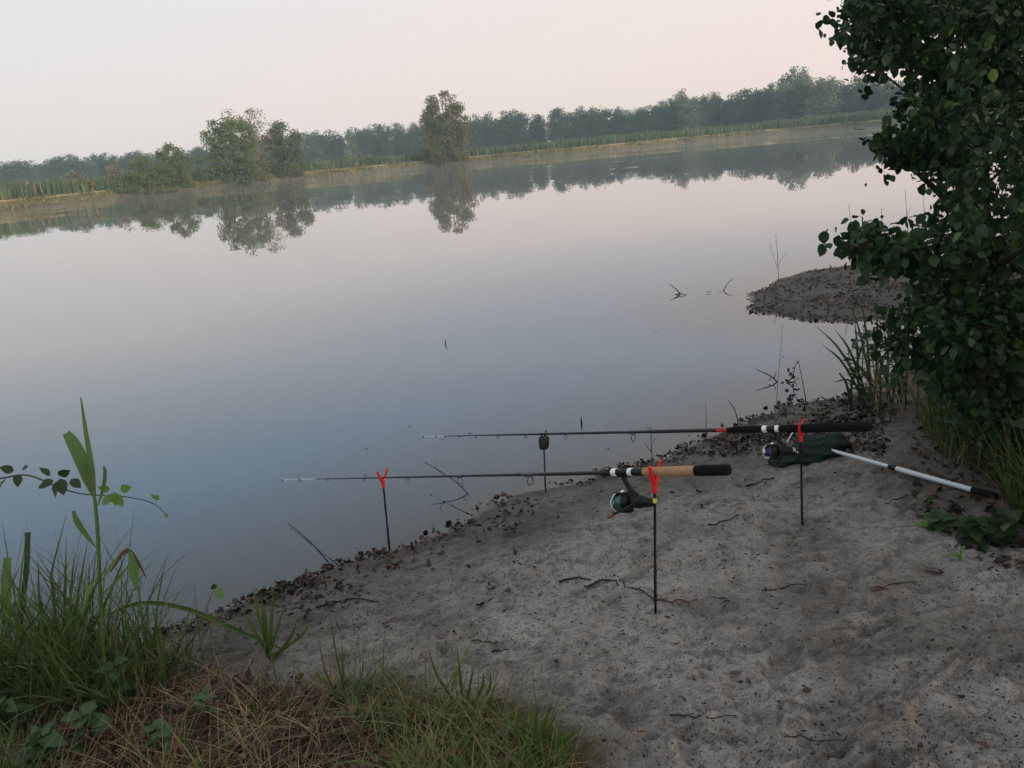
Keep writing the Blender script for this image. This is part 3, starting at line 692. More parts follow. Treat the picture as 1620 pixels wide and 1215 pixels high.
def frames(d, roll, up=(0, 0, 1)):
    """(N,3,3) matrices whose columns are side, along, normal; along=d"""
    d = d / np.linalg.norm(d, axis=1)[:, None]; u = np.broadcast_to(np.array(up, float), d.shape)
    s = np.cross(d, u); s /= np.linalg.norm(s, axis=1)[:, None] + 1e-9; n = np.cross(s, d)
    c, si = np.cos(roll)[:, None], np.sin(roll)[:, None]
    return np.stack([s * c + n * si, d, n * c - s * si], -1)
def leaves_np(kind, pos, R, size):
    V, T = LT[kind]; N = len(pos)
    P = np.einsum('nij,kj->nki', R, V) * size[:, None, None] + pos[:, None, :]
    F = T[None] + (np.arange(N) * len(V))[:, None, None]
    return P.reshape(-1, 3), F.reshape(-1, 3)
LEAFME = {}
def leaf_obj(kind, mat, pos, R, size, parent, name='leaf'):
    key = (kind, mat)
    if key not in LEAFME:
        V, T = LT[kind]; LEAFME[key] = mesh_np('leaf', V, [T], True); LEAFME[key].materials.append(M[mat])
    o = bpy.data.objects.new(name, LEAFME[key]); COL.objects.link(o); o.parent = parent
    Mx = Matrix([[*(R[i] * size), (pos - ORG[parent.name])[i]] for i in range(3)] + [[0, 0, 0, 1]])
    o.matrix_local = Mx; return o

# ---- the alder on the right bank: trunk, boughs, twigs, leaves
tb = g1(1570, 742)
tree = thing('alder_tree', tb, 'dark leafy alder overhanging the right bank, filling the right edge of the photograph', 'tree')
def bough(pts, r0_, r1_, n=14):
    P = spline([at_depth(a, b, d) for a, b, d in pts], n); return P, np.linspace(r0_, r1_, n)
skel = []
base_pt = tb.copy(); dt = (tb - CAM) @ FWD
trunkP = spline([tb - [0, 0, .15], at_depth(1540, 600, dt - .02), at_depth(1520, 420, dt + .05), at_depth(1535, 200, dt + .1), at_depth(1565, -60, dt + .1), at_depth(1590, -420, dt + .1)], 26)
mb = MB().tube(trunkP, np.linspace(.05, .024, 26), 10); trunk_o = mb.build('trunk', M['bark'], tree); skel.append(trunkP)
BO = [[(1526, 350, dt + .05), (1470, 290, dt - .1), (1420, 250, dt - .2), (1384, 236, dt - .25)],
      [(1520, 440, dt + .05), (1440, 405, dt - .2), (1385, 395, dt - .35), (1338, 388, dt - .45)],
      [(1533, 190, dt + .1), (1470, 110, dt + .1), (1400, 60, dt + .2), (1345, 40, dt + .2)],
      [(1545, 90, dt + .1), (1490, 10, dt + .4), (1420, -30, dt + .7), (1350, -60, dt + .8)],
      [(1528, 300, dt + .05), (1580, 240, dt + .3), (1660, 200, dt + .5), (1800, 180, dt + .7)],
      [(1524, 470, dt), (1580, 420, dt - .3), (1650, 380, dt - .5), (1760, 340, dt - .7)],
      [(1530, 560, dt), (1470, 500, dt + .1), (1430, 500, dt + .15), (1395, 520, dt + .2)],
      [(1538, 150, dt + .1), (1600, 60, dt - .2), (1690, 0, dt - .4), (1820, -60, dt - .6)],
      [(1560, -20, dt + .1), (1500, -120, dt), (1440, -200, dt), (1360, -260, dt)],
      [(1535, 200, dt + .1), (1480, 170, dt + .6), (1440, 150, dt + .9), (1390, 110, dt + 1.1)]]
mb = MB()
for pts in BO:
    P, R = bough(pts, .014, .004); mb.tube(P, R, 6); skel.append(P)
mb.build('branches', M['bark'], tree)
SK = np.vstack([s for s in skel[1:]] + [trunkP])
# (polygon in photo columns/rows, number of leaf sprays, depth range) - each spray is a twig that grows from the nearest bough
SPRAYS = [([(1342, -10), (1336, 60), (1356, 92), (1340, 122), (1372, 128), (1400, 95), (1440, 100), (1480, 118), (1520, 120), (1640, 130), (1640, -10)], 250, (-.5, 1.2)),
          ([(1350, -10), (1640, -10), (1640, 60), (1500, 60), (1400, 40)], 150, (-.6, 1.4)),
          ([(1500, 100), (1640, 100), (1640, 330), (1560, 300), (1520, 240)], 160, (-.5, .9)),
          ([(1388, 228), (1400, 255), (1440, 262), (1500, 275), (1540, 285), (1530, 215), (1450, 215)], 30, (-.4, .1)),
          ([(1440, 130), (1500, 120), (1520, 210), (1450, 190)], 26, (-.3, .5)),
          ([(1335, 372), (1348, 400), (1400, 420), (1440, 400), (1400, 388)], 13, (-.5, -.2)),
          ([(1400, 400), (1420, 380), (1500, 335), (1560, 310), (1640, 320), (1640, 560), (1560, 590), (1480, 520), (1420, 470)], 260, (-.7, .6)),
          ([(1370, 490), (1460, 490), (1560, 560), (1500, 620), (1400, 600)], 60, (-.3, .4)),
          ([(1336, -10), (1336, 65), (1350, 95), (1340, 125), (1375, 130), (1420, 100), (1450, 60), (1450, -10)], 125, (-.4, .9)),
          ([(1440, 60), (1530, 60), (1540, 330), (1470, 290), (1430, 140)], 90, (-.4, .5)),
          ([(1384, 225), (1395, 255), (1440, 265), (1510, 285), (1500, 235)], 34, (-.4, .0)),
          ([(1325, 372), (1330, 400), (1420, 430), (1440, 400)], 26, (-.7, -.3)),
          ([(1490, 90), (1565, 90), (1555, 430), (1500, 430)], 70, (-.9, -.25)),
          ([(1455, 520), (1640, 500), (1640, 740), (1530, 700), (1480, 640)], 150, (-.5, .3)),
          ([(1640, -200), (2050, -200), (2050, 480), (1640, 560)], 95, (-.8, 1.0)),
          ([(1330, -320), (1900, -320), (1900, -10), (1340, -10)], 90, (-.6, 1.2))]
LP, LR, LS = [], [], []; TIPS = []; tw = MB(); ntw = 0
for poly, nsp, (da, db) in SPRAYS:
    pa = np.array(poly, float); lo, hi = pa.min(0), pa.max(0); got = 0
    while got < nsp:
        c = rng.uniform(lo, hi)
        if not inpoly(np.array([c[0]]), np.array([c[1]]), pa)[0]: continue
        got += 1; TIPS.append((at_depth(c[0], c[1], dt + .62 * rng.uniform(da, db)), c[1]))
rng.shuffle(TIPS) if False else None
left = TIPS[:]; SKP = SK.copy(); tipsA = np.array([t_[0] for t_ in left]); dmin = np.full(len(left), 9.); arg = np.zeros(len(left), int)
for i in range(len(left)):
    q = ((SKP - tipsA[i]) ** 2).sum(1); arg[i] = q.argmin(); dmin[i] = q.min()
done = np.zeros(len(left), bool)
for _ in range(len(left)):                    # twigs grow outwards: each springs from the nearest bough or earlier twig
    i = int(np.argmin(np.where(done, 1e9, dmin))); done[i] = True; tip, row = left[i]; a = SKP[arg[i]]
    mid = (a + tip) / 2 + rng.normal(0, .022, 3) + [0, 0, .02]; path = spline([a, mid, tip], 7); D_ = np.linalg.norm(tip - a)
    if D_ > .015: tw.tube(path, np.linspace(min(.005, .0022 + D_ * .006), .0013, 7), 4, False)
    new = path[2:]; off = len(SKP); SKP = np.vstack([SKP, new])
    dd = ((tipsA[:, None] - new[None]) ** 2).sum(2); k = dd.argmin(1); m = dd.min(1); b_ = m < dmin; dmin[b_] = m[b_]; arg[b_] = off + k[b_]
    dirn = norm(tip - mid + rng.normal(0, .03, 3)); nl = rng.integers(8, 15); L_ = max(D_, .16); sp_ = spline([tip - dirn * L_, tip - dirn * L_ * .5, tip], 30)
    for k in range(nl):
        u = 1 - .85 * (k / nl); q = sp_[int(u * 29)] + rng.normal(0, .014, 3)
        dd_ = norm(dirn * rng.uniform(.1, .7) + rng.normal(0, .6, 3) + [0, 0, -.55]); LP.append(q); LR.append(dd_); LS.append(rng.uniform(.016, .058) * (1.0 if row > 330 else .84))
LP = np.array(LP); LD = np.array(LR); LS = np.array(LS); LRm = frames(LD, rng.normal(0, .7, len(LP)))
tw.build('twigs', M['bark'], tree, True)
pp = np.array(project(LP)); dep = (LP - CAM) @ FWD
vis = (pp[0] > 1320) & (pp[0] < 1615) & (pp[1] > 0) & (pp[1] < 640)
score = np.where(vis, LS / dep, 0); order = np.argsort(-score); big = order[:300]; rest = order[300:]
for i in big: leaf_obj('alder', 'alder', LP[i], LRm[i], LS[i], tree)
V, F = leaves_np('alder', LP[rest] - tb, LRm[rest], LS[rest])
o = link('foliage', mesh_np('foliage', V, [F], True), M['alder'], tree); o['kind'] = 'stuff'

# ---- plants with stem and leaves
def weed(px, py, H, lab, grp=None, mat='weed', name='weed_plant', nl=12, size=.07, lean=(0, 0), kind='nettle', cat='plant', seed=0):
    g = np.random.default_rng(seed + 500); b_ = g1(px, py); th = thing(name, b_, lab, cat, grp)
    top = b_ + [lean[0], lean[1], H]; P = spline([b_ - [0, 0, .03], b_ + [lean[0] * .3, lean[1] * .3, H * .55], top], 10)
    MB().tube(P, np.linspace(.0045, .0018, 10), 6).build('stem', M[mat], th)
    for k in range(nl):
        u = .12 + .86 * k / max(1, nl - 1); q = spline(P, 40)[int(u * 39)]; a = k * 2.4 + g.uniform(-.4, .4)
        d = np.array([math.cos(a), math.sin(a), g.uniform(-.25, .45)]); R = frames(norm(d)[None], g.normal(0, .35, 1))[0]
        leaf_obj(kind, mat, q, R, size * g.uniform(.7, 1.25) * (1.1 - .35 * u), th)
    return th
for i, (px, py, H, nl, sz) in enumerate([(1500, 705, .55, 14, .10), (1535, 690, .75, 16, .10), (1585, 730, .8, 16, .11), (1600, 770, .7, 16, .11), (1610, 790, .55, 14, .10), (1640, 800, .85, 16, .11),
                                         (1480, 660, .5, 12, .09), (1520, 655, .8, 14, .10), (1625, 720, 1.0, 18, .11), (1590, 680, 1.1, 18, .11), (1680, 780, .9, 16, .11), (1545, 715, .45, 14, .10)]):
    weed(px, py, H, 'dark leafy nettle growing in the undergrowth below the alder', 'dark weeds below the alder', 'weed', 'nettle_plant', nl, sz, (rng.uniform(-.15, .06), rng.uniform(-.1, .1)), seed=i)
weed(1490, 838, .06, 'low leafy weed on the sand just below the landing net grip', None, 'weed', 'weed_plant', 14, .085, (-.03, -.02), 'nettle', seed=21)
weed(1530, 846, .07, 'bushier leafy weed under the black grip of the landing net', None, 'weed', 'weed_plant', 16, .09, (.03, -.03), 'nettle', seed=22)
weed(1470, 832, .06, 'small bright green seedling left of the low weed on the sand', None, 'bright_leaf', 'seedling', 6, .045, (-.02, -.01), 'nettle', seed=23)
weed(1519, 888, .05, 'tiny bright green seedling standing alone on the right sand', None, 'bright_leaf', 'seedling', 4, .04, (0, 0), 'nettle', seed=24)
weed(1470, 800, .05, 'small seedling just left of the landing net handle middle', None, 'bright_leaf', 'seedling', 6, .035, (-.01, 0), 'nettle', seed=25)
weed(1375, 645, .42, 'leafy weed among the green reeds on the inlet shore', None, 'weed', 'weed_plant', 18, .07, (-.03, 0), 'bramble', seed=28)
for i, (px, py, H) in enumerate([(1348, 640, .34), (1392, 652, .46), (1412, 640, .6), (1362, 636, .5), (1450, 655, .5)]):
    weed(px, py, H, 'dark leafy weed crowding the inlet shore left of the alder', 'leafy weeds on the inlet shore', 'weed', 'weed_plant', 22, .065, (rng.uniform(-.06, .03), 0), 'bramble' if i % 2 else 'nettle', seed=60 + i)
weed(1432, 648, .5, 'leafy weed between the reeds and the alder foliage', None, 'weed', 'weed_plant', 20, .075, (.0, 0), 'bramble', seed=29)
weed(1408, 668, .09, 'low green weed right of the upper rod butt', None, 'weed', 'weed_plant', 9, .05, (.01, 0), 'nettle', seed=26)
for i, (px, py, H, nl, sz) in enumerate([(28, 1165, .13, 12, .06), (150, 1178, .10, 10, .055), (70, 1205, .10, 12, .06), (255, 1195, .08, 9, .045), (15, 1085, .22, 14, .06), (330, 1140, .08, 8, .04), (190, 1110, .16, 10, .045), (-40, 1130, .2, 14, .06)]):
    weed(px, py, H, 'small broad leaved weed growing among the grass in the left foreground', 'broad leaved weeds in the left grass', 'alt_weed', 'weed_plant', nl + 4, sz * 1.35, (rng.uniform(-.03, .03), rng.uniform(-.03, .03)), 'bramble' if i % 2 else 'nettle', seed=40 + i)
weed(1600, 862, .12, 'leafy weed at the right edge below the undergrowth', None, 'weed', 'weed_plant', 12, .08, (-.04, 0), 'nettle', seed=27)

# ---- undergrowth grass on the right, under the alder
def grass_patch(name, pxr, pyr, N, h, wd, mat, lab, lean=(.05, .5), bend=(.2, 1.2), mask=None, seg=4, clump=0):
    px = rng.uniform(*pxr, N); py = rng.uniform(*pyr, N)
    if mask is not None: k = mask(px, py); px, py = px[k], py[k]
    b_ = ground(px, py); ok = sdist(b_[:, 0], b_[:, 1]) > -.12; b_ = b_[ok]; N = len(b_)
    b_[:, 2] -= .01; hh = rng.uniform(*h, N) * (.55 + .9 * vn(b_[:, 0] * 6, b_[:, 1] * 6, 120))
    V, T, Q = blades(b_, hh, rng.uniform(*wd, N), rng.uniform(0, 6.28, N), rng.uniform(*lean, N), rng.uniform(*bend, N), seg, rng.normal(0, .6, N))
    return stuff(name, V, [T, Q], M[mat], lab, 'grass')
def polymask(P): P = np.array(P, float); return lambda x, y: inpoly(x, y, P)
grass_patch('undergrowth_grass', (1440, 1900), (600, 880), 5200, (.12, .5), (.004, .010), 'grass', 'dark rank grass under the alder on the right',
            mask=polymask([(1470, 625), (1462, 690), (1500, 730), (1570, 765), (1610, 830), (1900, 900), (1900, 600)]))
grass_patch('dry_undergrowth', (1320, 1900), (600, 860), 900, (.12, .5), (.003, .007), 'straw', 'dry stalks among the undergrowth on the right',
            mask=polymask([(1345, 640), (1462, 690), (1500, 730), (1570, 765), (1620, 840), (1900, 900), (1900, 600), (1400, 610)]))
# left foreground
MG = polymask([(-700, 1010), (-100, 990), (60, 1000), (200, 1030), (330, 1060), (450, 1085), (520, 1075), (640, 1100), (740, 1120), (850, 1165), (925, 1235), (930, 1500), (-700, 1500)])
grass_patch('grass', (-400, 960), (985, 1420), 10000, (.05, .19), (.0025, .006), 'grass', 'green grass along the left foreground bank', mask=lambda x, y: MG(x, y) & (rng.random(len(x)) < np.clip(.20 + (150 - x) / 200, .20, 1) + .5 * (y < 1075)))
grass_patch('dry_grass', (-400, 940), (1010, 1420), 13000, (.04, .26), (.0012, .0034), 'straw', 'dry straw coloured grass flattened in the left foreground', (.7, 1.55), (.1, 1.1), mask=MG)
grass_patch('lush_grass', (480, 940), (1075, 1420), 3600, (.05, .24), (.0018, .0042), 'fresh', 'fresh green grass at the edge of the sand', (.1, 1.0), (.3, 1.6),
            mask=polymask([(470, 1085), (560, 1070), (660, 1105), (760, 1120), (860, 1160), (935, 1235), (930, 1420), (700, 1420), (600, 1180)]))
grass_patch('tall_grass', (-300, 330), (1000, 1150), 2500, (.14, .46), (.003, .010), 'grass', 'tall dark sedge at the left foreground waterline', (.02, .6), (.1, 1.5),
            mask=polymask([(-300, 1000), (100, 1010), (250, 1030), (330, 1060), (200, 1130), (-300, 1150)]), seg=5)

# individual tufts and broad blades
def strip(mb, pts, widths, side=None, n=12, fold=.25):
    """a leaf blade: ribbon with a folded midrib"""
    P = spline(pts, n); wd = np.interp(np.linspace(0, 1, n), np.linspace(0, 1, len(widths)), widths)
    tang = np.gradient(P, axis=0); V = []; 
    for i in range(n):
        tg = norm(tang[i]); sd_v = norm(np.cross(tg, norm(P[i] - CAM))) if side is None else norm(np.asarray(side) - tg * (np.asarray(side) @ tg)); nn = np.cross(sd_v, tg)
        V += [P[i] - sd_v * wd[i] * .5 - nn * fold * wd[i] * .5, P[i], P[i] + sd_v * wd[i] * .5 - nn * fold * wd[i] * .5]
    Q = []
    for i in range(n - 1):
        for k in range(2): Q.append((3 * i + k, 3 * i + k + 1, 3 * i + k + 4, 3 * i + k + 3))
    return mb.add(V, (), Q)
def tuft(px, py, tips, lab, mat='grass', name='grass_tuft', cat='grass tuft', wd=.008):
    b_ = g1(px, py); th = thing(name, b_, lab, cat); d0 = (b_ - CAM) @ FWD
    for tp in tips:
        x, y = tp[:2]; dd = tp[2] if len(tp) > 2 else 0; bow = tp[3] if len(tp) > 3 else 0
        tip = at_depth(x, y, d0 - .1 + dd); mid = (b_ + tip) / 2 + RIGHT * bow + UP * abs(bow) * .3
        mb = MB(); strip(mb, [b_ + rng.normal(0, .008, 3) * [1, 1, 0] - [0, 0, .01], mid, tip], [wd * .7, wd, wd * .7, .0006]); mb.build('blade', M[mat], th)
    return th
tuft(425, 1040, [(398, 925, .0), (412, 935, .02), (434, 922, -.02), (384, 965, .03), (452, 952, .0), (470, 978, .04, .03), (493, 985, -.03, .03), (418, 955, 0)], 'upright green grass tuft at the end of the arching leaf', wd=.012)
tuft(845, 1195, [(850, 1105, 0), (875, 1108, .02), (835, 1140, 0, -.02), (917, 1155, .03, .02), (880, 1130, 0), (820, 1130, 0, -.02)], 'dark green grass tuft nearest to the sand at bottom centre', wd=.011)
tuft(735, 1130, [(676, 1022, .02, -.02), (765, 1060, 0, .02), (750, 1050, 0, 0), (776, 1063, .04, .03), (722, 1020, 0, 0)], 'sparse grass tuft standing out over the sand', wd=.009)
tuft(545, 1115, [(540, 1000, 0), (520, 960, .0), (575, 1035, .0, .02), (600, 1050, .03, .02), (505, 1010, 0, -.02)], 'loose yellowing grass tuft left of the sparse one', wd=.006)
tuft(100, 1070, [(118, 870, 0), (105, 850, .02), (60, 880, 0, -.03), (140, 850, -.02), (205, 862, .02, .02), (160, 900, 0), (80, 905, .02), (30, 940, 0, -.02)], 'dense tall sedge tuft around the reed foot', wd=.012)
tuft(260, 1060, [(300, 960, 0, .02), (330, 945, 0, .04), (240, 950, 0), (215, 955, .02), (285, 1000, 0, .02)], 'thin grass tuft right of the reed foot', wd=.007)

# ---- the reed at left, bramble shoot, broken reeds
rb = g1(168, 1075); rd = (rb - CAM) @ FWD
reed = thing('reed_plant', rb, 'tall green reed with broad upright blades at the left waterline', 'reed')
R_at = lambda x, y, k=0.: at_depth(x, y, rd - .14 + k)
MB().tube(spline([rb - [0, 0, .05], R_at(160, 960, .03), R_at(155, 850), R_at(150, 790)], 12), np.linspace(.0068, .0055, 12), 8).build('stem', M['reed'], reed)
for pts, ws in (([R_at(151, 792), R_at(138, 750, .01), R_at(118, 705, .03), R_at(105, 685, .05)], [.004, .036, .042, .036, .022]),
                ([R_at(150, 795), R_at(145, 740), R_at(136, 685, .01), R_at(128, 629, .02)], [.006, .017, .016, .011, .004]),
                ([R_at(155, 800), R_at(164, 770, -.01), R_at(166, 745, -.02), R_at(163, 736, -.03)], [.004, .012, .01, .001]),
                ([R_at(152, 866), R_at(135, 845, -.02), R_at(122, 825, -.04), R_at(116, 808, -.05)], [.003, .015, .018, .008]),
                ([R_at(157, 925), R_at(180, 890, .02), R_at(210, 858, .05)], [.004, .010, .001]),
                ([R_at(158, 945), R_at(190, 912, -.03), R_at(206, 890, -.05)], [.003, .009, .001]),
                ([R_at(157, 910), R_at(140, 935, -.03), R_at(128, 975, -.06)], [.003, .014, .001])):
    mb = MB(); strip(mb, pts, ws, None, 12, .35); mb.build('leaf', M['reed'], reed)
mb = MB(); strip(mb, [R_at(175, 905, .02), R_at(198, 872, .03), R_at(215, 885, .02), R_at(232, 915, 0)], [.004, .012, .016, .01, .002]); o = mb.build('dry_leaf', M['dead'], reed)
mb = MB(); strip(mb, [R_at(206, 872, .02), R_at(212, 905, .0), R_at(216, 935, -.02)], [.01, .034, .006], None, 8, .5); o = mb.build('leaf', M['reed'], reed); o['label'] = 'broken leaf hanging down below the dry leaf'
# arching blade
ab = g1(172, 1045); a_o = thing('arching_leaf', ab, 'long sedge leaf arching from the reed foot down to the sand', 'leaf')
e_ = g1(445, 1030); mb = MB(); dd0 = (ab - CAM) @ FWD
strip(mb, [at_depth(165, 975, dd0), at_depth(225, 954, dd0 - .05), at_depth(300, 965, dd0 - .05), at_depth(380, 1000, dd0 - .02), e_ + [0, 0, .01]], [.006, .013, .015, .015, .008], None, 18, .4)
strip(mb, [ab, at_depth(165, 1000, dd0), at_depth(165, 975, dd0)], [.006, .006, .006], None, 5, .4)
mb.build('leaf_blade', M['grass'], a_o)
# cut / broken reed stubs
for (bx, by, pts, ws, lab, mt) in ((30, 1040, [(35, 960, 0), (42, 900, 0), (44, 842, 0)], [.012, .017, .018, .018], 'cut off upright reed stub at the far left', 'weed'),
                                   (5, 1060, [(10, 980, 0), (10, 920, 0), (12, 882, .02)], [.014, .03, .03, .022], 'broad yellowing reed blade at the left edge', 'reed'),
                                   (90, 1050, [(85, 940, 0), (82, 905, -.01), (105, 815, -.02)], [.008, .012, .008, .001], 'bent narrow reed blade between stub and tall reed', 'grass')):
    b_ = g1(bx, by); th = thing('broken_reed', b_, lab, 'reed', 'loose reed blades at left'); d0 = (b_ - CAM) @ FWD - .08; mb = MB()
    strip(mb, [b_] + [at_depth(x, y, d0 + k) for x, y, k in pts], ws, None, 12, .3); mb.build('blade', M[mt], th)
# bramble shoot crossing behind the reed
bd = rd + .12; B_at = lambda x, y, k=0.: at_depth(x, y, bd + k)
bb = B_at(-60, 770); br = thing('bramble_shoot', (bb[0], bb[1], 0), 'thin bramble shoot with small green leaves reaching right behind the tall reed', 'bramble')
MB().tube(spline([B_at(-260, 900, .1), B_at(-60, 765), B_at(0, 757), B_at(45, 752), B_at(95, 772), B_at(135, 782), B_at(190, 785), B_at(230, 792), B_at(252, 803), B_at(262, 815)], 40), np.linspace(.0035, .001, 40), 6).build('stem', M['weed'], br)
for (x, y, dx, dy, sz, mt) in ((10, 757, -10, 12, .05, 'weed'), (22, 745, -12, -3, .045, 'weed'), (28, 750, 0, 18, .045, 'weed'), (35, 742, 8, -4, .03, 'weed'), (85, 760, -14, 6, .055, 'weed'), (88, 762, -2, 22, .055, 'weed'),
                               (95, 757, 4, 20, .06, 'weed'), (92, 752, 16, -6, .05, 'weed'), (112, 758, 14, 12, .05, 'weed'), (80, 752, -8, -6, .045, 'weed'), (178, 782, -14, 14, .05, 'bright_leaf'), (180, 778, 4, 22, .05, 'bright_leaf'), (186, 782, 6, 18, .05, 'bright_leaf'),
                               (190, 775, 16, -4, .045, 'bright_leaf'), (174, 775, -10, -2, .04, 'bright_leaf'), (247, 792, 4, -14, .025, 'bright_leaf'), (245, 788, -6, -6, .02, 'bright_leaf'), (262, 812, 2, 8, .02, 'bright_leaf')):
    q = B_at(x, y, -.01); d = norm(B_at(x + dx, y + dy, -.02) - q); R = frames(d[None], rng.normal(0, .5, 1), up=(.1, -.9, .5))[0]
    leaf_obj('bramble', mt, q, R, sz, br)
# little weed with one round yellow leaf by the water
yb = g1(335, 1010); yt = thing('weed_plant', yb, 'little weed with one round yellowing leaf above the water edge', 'plant'); yd = (yb - CAM) @ FWD - .05; Y_at = lambda x, y, k=0.: at_depth(x, y, yd + k)
MB().tube(spline([yb, Y_at(328, 970), Y_at(333, 945), Y_at(345, 925)], 10), np.linspace(.0016, .0008, 10), 5).build('stem', M['red_twig'], yt)
q = Y_at(345, 930); R = frames(norm(Y_at(352, 952, -.02) - q)[None], np.array([.2]), up=(.1, -.9, .5))[0]; leaf_obj('alder', 'bright_leaf', q, R, .042, yt)
q = Y_at(343, 925); R = frames(norm(Y_at(325, 938) - q)[None], np.array([.2]), up=(.1, -.9, .5))[0]; leaf_obj('bramble', 'weed', q, R, .028, yt)

# reeds and stalks on the inlet shore (right) and stems standing in the water
def stalk(bx, by, pts, lab, r=.003, mat='twig', name='dead_stalk', cat='stalk', grp=None, z=None, forks=()):
    b_ = g1(bx, by) if z is None else on_z(bx, by, z); b_ = np.array(b_); th = thing(name, b_, lab, cat, grp); d0 = (b_ - CAM) @ FWD
    P = spline([b_ - [0, 0, .05]] + [at_depth(x, y, d0 + k) for x, y, k in pts], 12); MB().tube(P, np.linspace(r, r * .4, 12), 6).build('stem', M[mat], th)
    for fk in forks:
        Pf = spline([at_depth(x, y, d0 + k) for x, y, k in fk], 6); MB().tube(Pf, np.linspace(r * .7, r * .3, 6), 5).build('side_twig', M[mat], th)
    return th
stalk(540, 900, [(495, 862, .1), (455, 827, .2)], 'bare stick slanting out of the water below the front rod rest', .0042)
stalk(760, 792, [(722, 763, .1), (672, 731, .2)], 'knobbly dead twig slanting up behind the lower rod', .0035, forks=[[(700, 748, .15), (690, 742, .14), (690, 731, .13)], [(730, 770, .09), (735, 762, .08)]])
stalk(1033, 728, [(1030, 700, .0), (1031, 676, 0)], 'dead weed stem hanging by the middle of the upper rod', .003, forks=[[(1031, 715, 0), (1022, 705, 0), (1024, 697, 0)], [(1032, 700, 0), (1040, 690, 0)], [(1031, 680, 0), (1022, 675, 0)]])
stalk(1117, 672, [(1117, 655, 0), (1116, 637, 0)], 'thin straight stem standing in the water above the upper rod', .0022, z=0.)
stalk(1170, 670, [(1163, 650, .02), (1152, 633, .05)], 'short dark stem leaning left beside the leaf strewn shore', .004, z=0.)
stalk(1228, 640, [(1231, 600, 0), (1236, 548, 0), (1238, 512, 0)], 'tall thin grass stem standing in the inlet before the spit', .002, 'straw', 'seed_grass', 'grass stem', z=0.)
stalk(1278, 640, [(1270, 605, 0), (1262, 568, 0)], 'slanting stem right of the dead branch in the inlet', .0035, z=0., forks=[[(1264, 575, 0), (1258, 570, 0)]])
br_ = stalk(1240, 606, [(1222, 597, .05), (1196, 584, .1)], 'forked dead branch lying in the inlet shallows', .006, name='dead_branch', cat='branch', z=0.,
            forks=[[(1240, 604, 0), (1216, 614, .05), (1190, 626, .05)], [(1244, 606, 0), (1254, 596, 0), (1258, 578, 0), (1262, 572, 0)], [(1222, 596, .05), (1215, 603, .03)], [(1246, 604, 0), (1256, 604, 0), (1262, 597, 0)], [(1225, 598, .04), (1228, 588, .04)], [(1240, 610, 0), (1228, 630, -.05), (1215, 650, -.1)]])
q = on_z(1256, 596, .06); gg = np.random.default_rng(5); pl = q + gg.normal(0, 1, (16, 3)) * [.022, .02, .04] + [0, 0, .03]; V, F = leaves_np('bramble', pl - ORG[br_.name], frames(gg.normal(0, 1, (16, 3)) + [0, 0, -.6], gg.normal(0, 1, 16)), gg.uniform(.02, .04, 16)); o = link('clinging_leaves', mesh_np('clinging_leaves', V, [F], True), M['dead'], br_); o['kind'] = 'stuff'
stalk(1232, 445, [(1230, 405, 0), (1227, 370, 0)], 'tall pale grass stem behind the tip of the spit', .004, 'straw', 'seed_grass', 'grass stem', forks=[[(1230, 425, 0), (1222, 400, 0), (1217, 382, 0)], [(1231, 420, 0), (1238, 408, 0), (1245, 398, 0)]])
stalk(1082, 467, [(1072, 460, .1), (1060, 450, .2)], 'small twig breaking the surface furthest out in the lake', .008, name='dead_branch', cat='branch', z=0., forks=[[(1074, 464, .05), (1064, 472, .05), (1060, 482, .05)], [(1068, 466, 0), (1078, 465, 0), (1088, 467, 0)]])
stalk(1140, 462, [(1150, 450, .1), (1160, 440, .2)], 'bare twig in the lake between the far twig and spit', .006, name='dead_branch', cat='branch', z=0., forks=[[(1138, 462, 0), (1148, 464, 0), (1158, 469, 0)], [(1118, 462, 0), (1126, 461, 0)]])
for i, (bx, by, tx, ty, lab) in enumerate([(1352, 428, 1343, 322, 'leftmost tall seed stem behind the alder leaves'), (1392, 425, 1395, 328, 'seed stem second from the left behind the alder leaves'), (1440, 420, 1432, 300, 'seed stem leaning left behind the alder leaves'), (1470, 420, 1460, 308, 'rightmost seed stem behind the alder leaves')]):
    stalk(bx, by, [((bx + tx) / 2, (by + ty) / 2, 0), (tx, ty, 0)], lab, .005, 'straw', 'seed_grass', 'grass stem', 'tall seed stems beyond the spit', forks=[[((bx + 2 * tx) / 3, (by + 2 * ty) / 3, 0), (tx + 10, ty + 25, 0)]])
def reed_clump(bx, by, tips, lab, mt='weed', wd=.014):
    b_ = g1(bx, by); th = thing('reed_clump', b_, lab, 'reeds'); d0 = (b_ - CAM) @ FWD
    for (x, y, k) in tips:
        bb = b_ + rng.normal(0, .05, 3) * [1, 1, 0]; tip = at_depth(x, y, d0 - .1 + k); mid = bb * .45 + tip * .55 + [0, 0, .06]; mb = MB()
        strip(mb, [bb, mid, tip], [wd * .6, wd, wd * .7, .001], None, 8, .3); mb.build('blade', M[mt], th)
reed_clump(1375, 640, [(1320, 520, 0), (1345, 480, .1), (1362, 470, 0), (1300, 545, 0), (1330, 560, 0), (1388, 480, .1), (1405, 500, 0), (1352, 505, 0), (1290, 515, .1), (1318, 605, 0), (1372, 530, -.1), (1410, 540, 0)], 'green reed clump on the inlet shore left of the alder')
reed_clump(1420, 640, [(1400, 520, 0), (1425, 500, .1), (1440, 520, 0), (1385, 560, 0), (1450, 560, 0), (1412, 560, 0)], 'reed clump behind the first one, under the alder leaves')
reed_clump(1385, 648, [(1360, 560, 0), (1375, 545, .1), (1392, 560, 0), (1405, 575, 0), (1350, 590, 0), (1420, 580, 0), (1440, 600, 0), (1384, 580, 0)], 'dry tan reed stalks on the inlet shore', 'straw', .008)
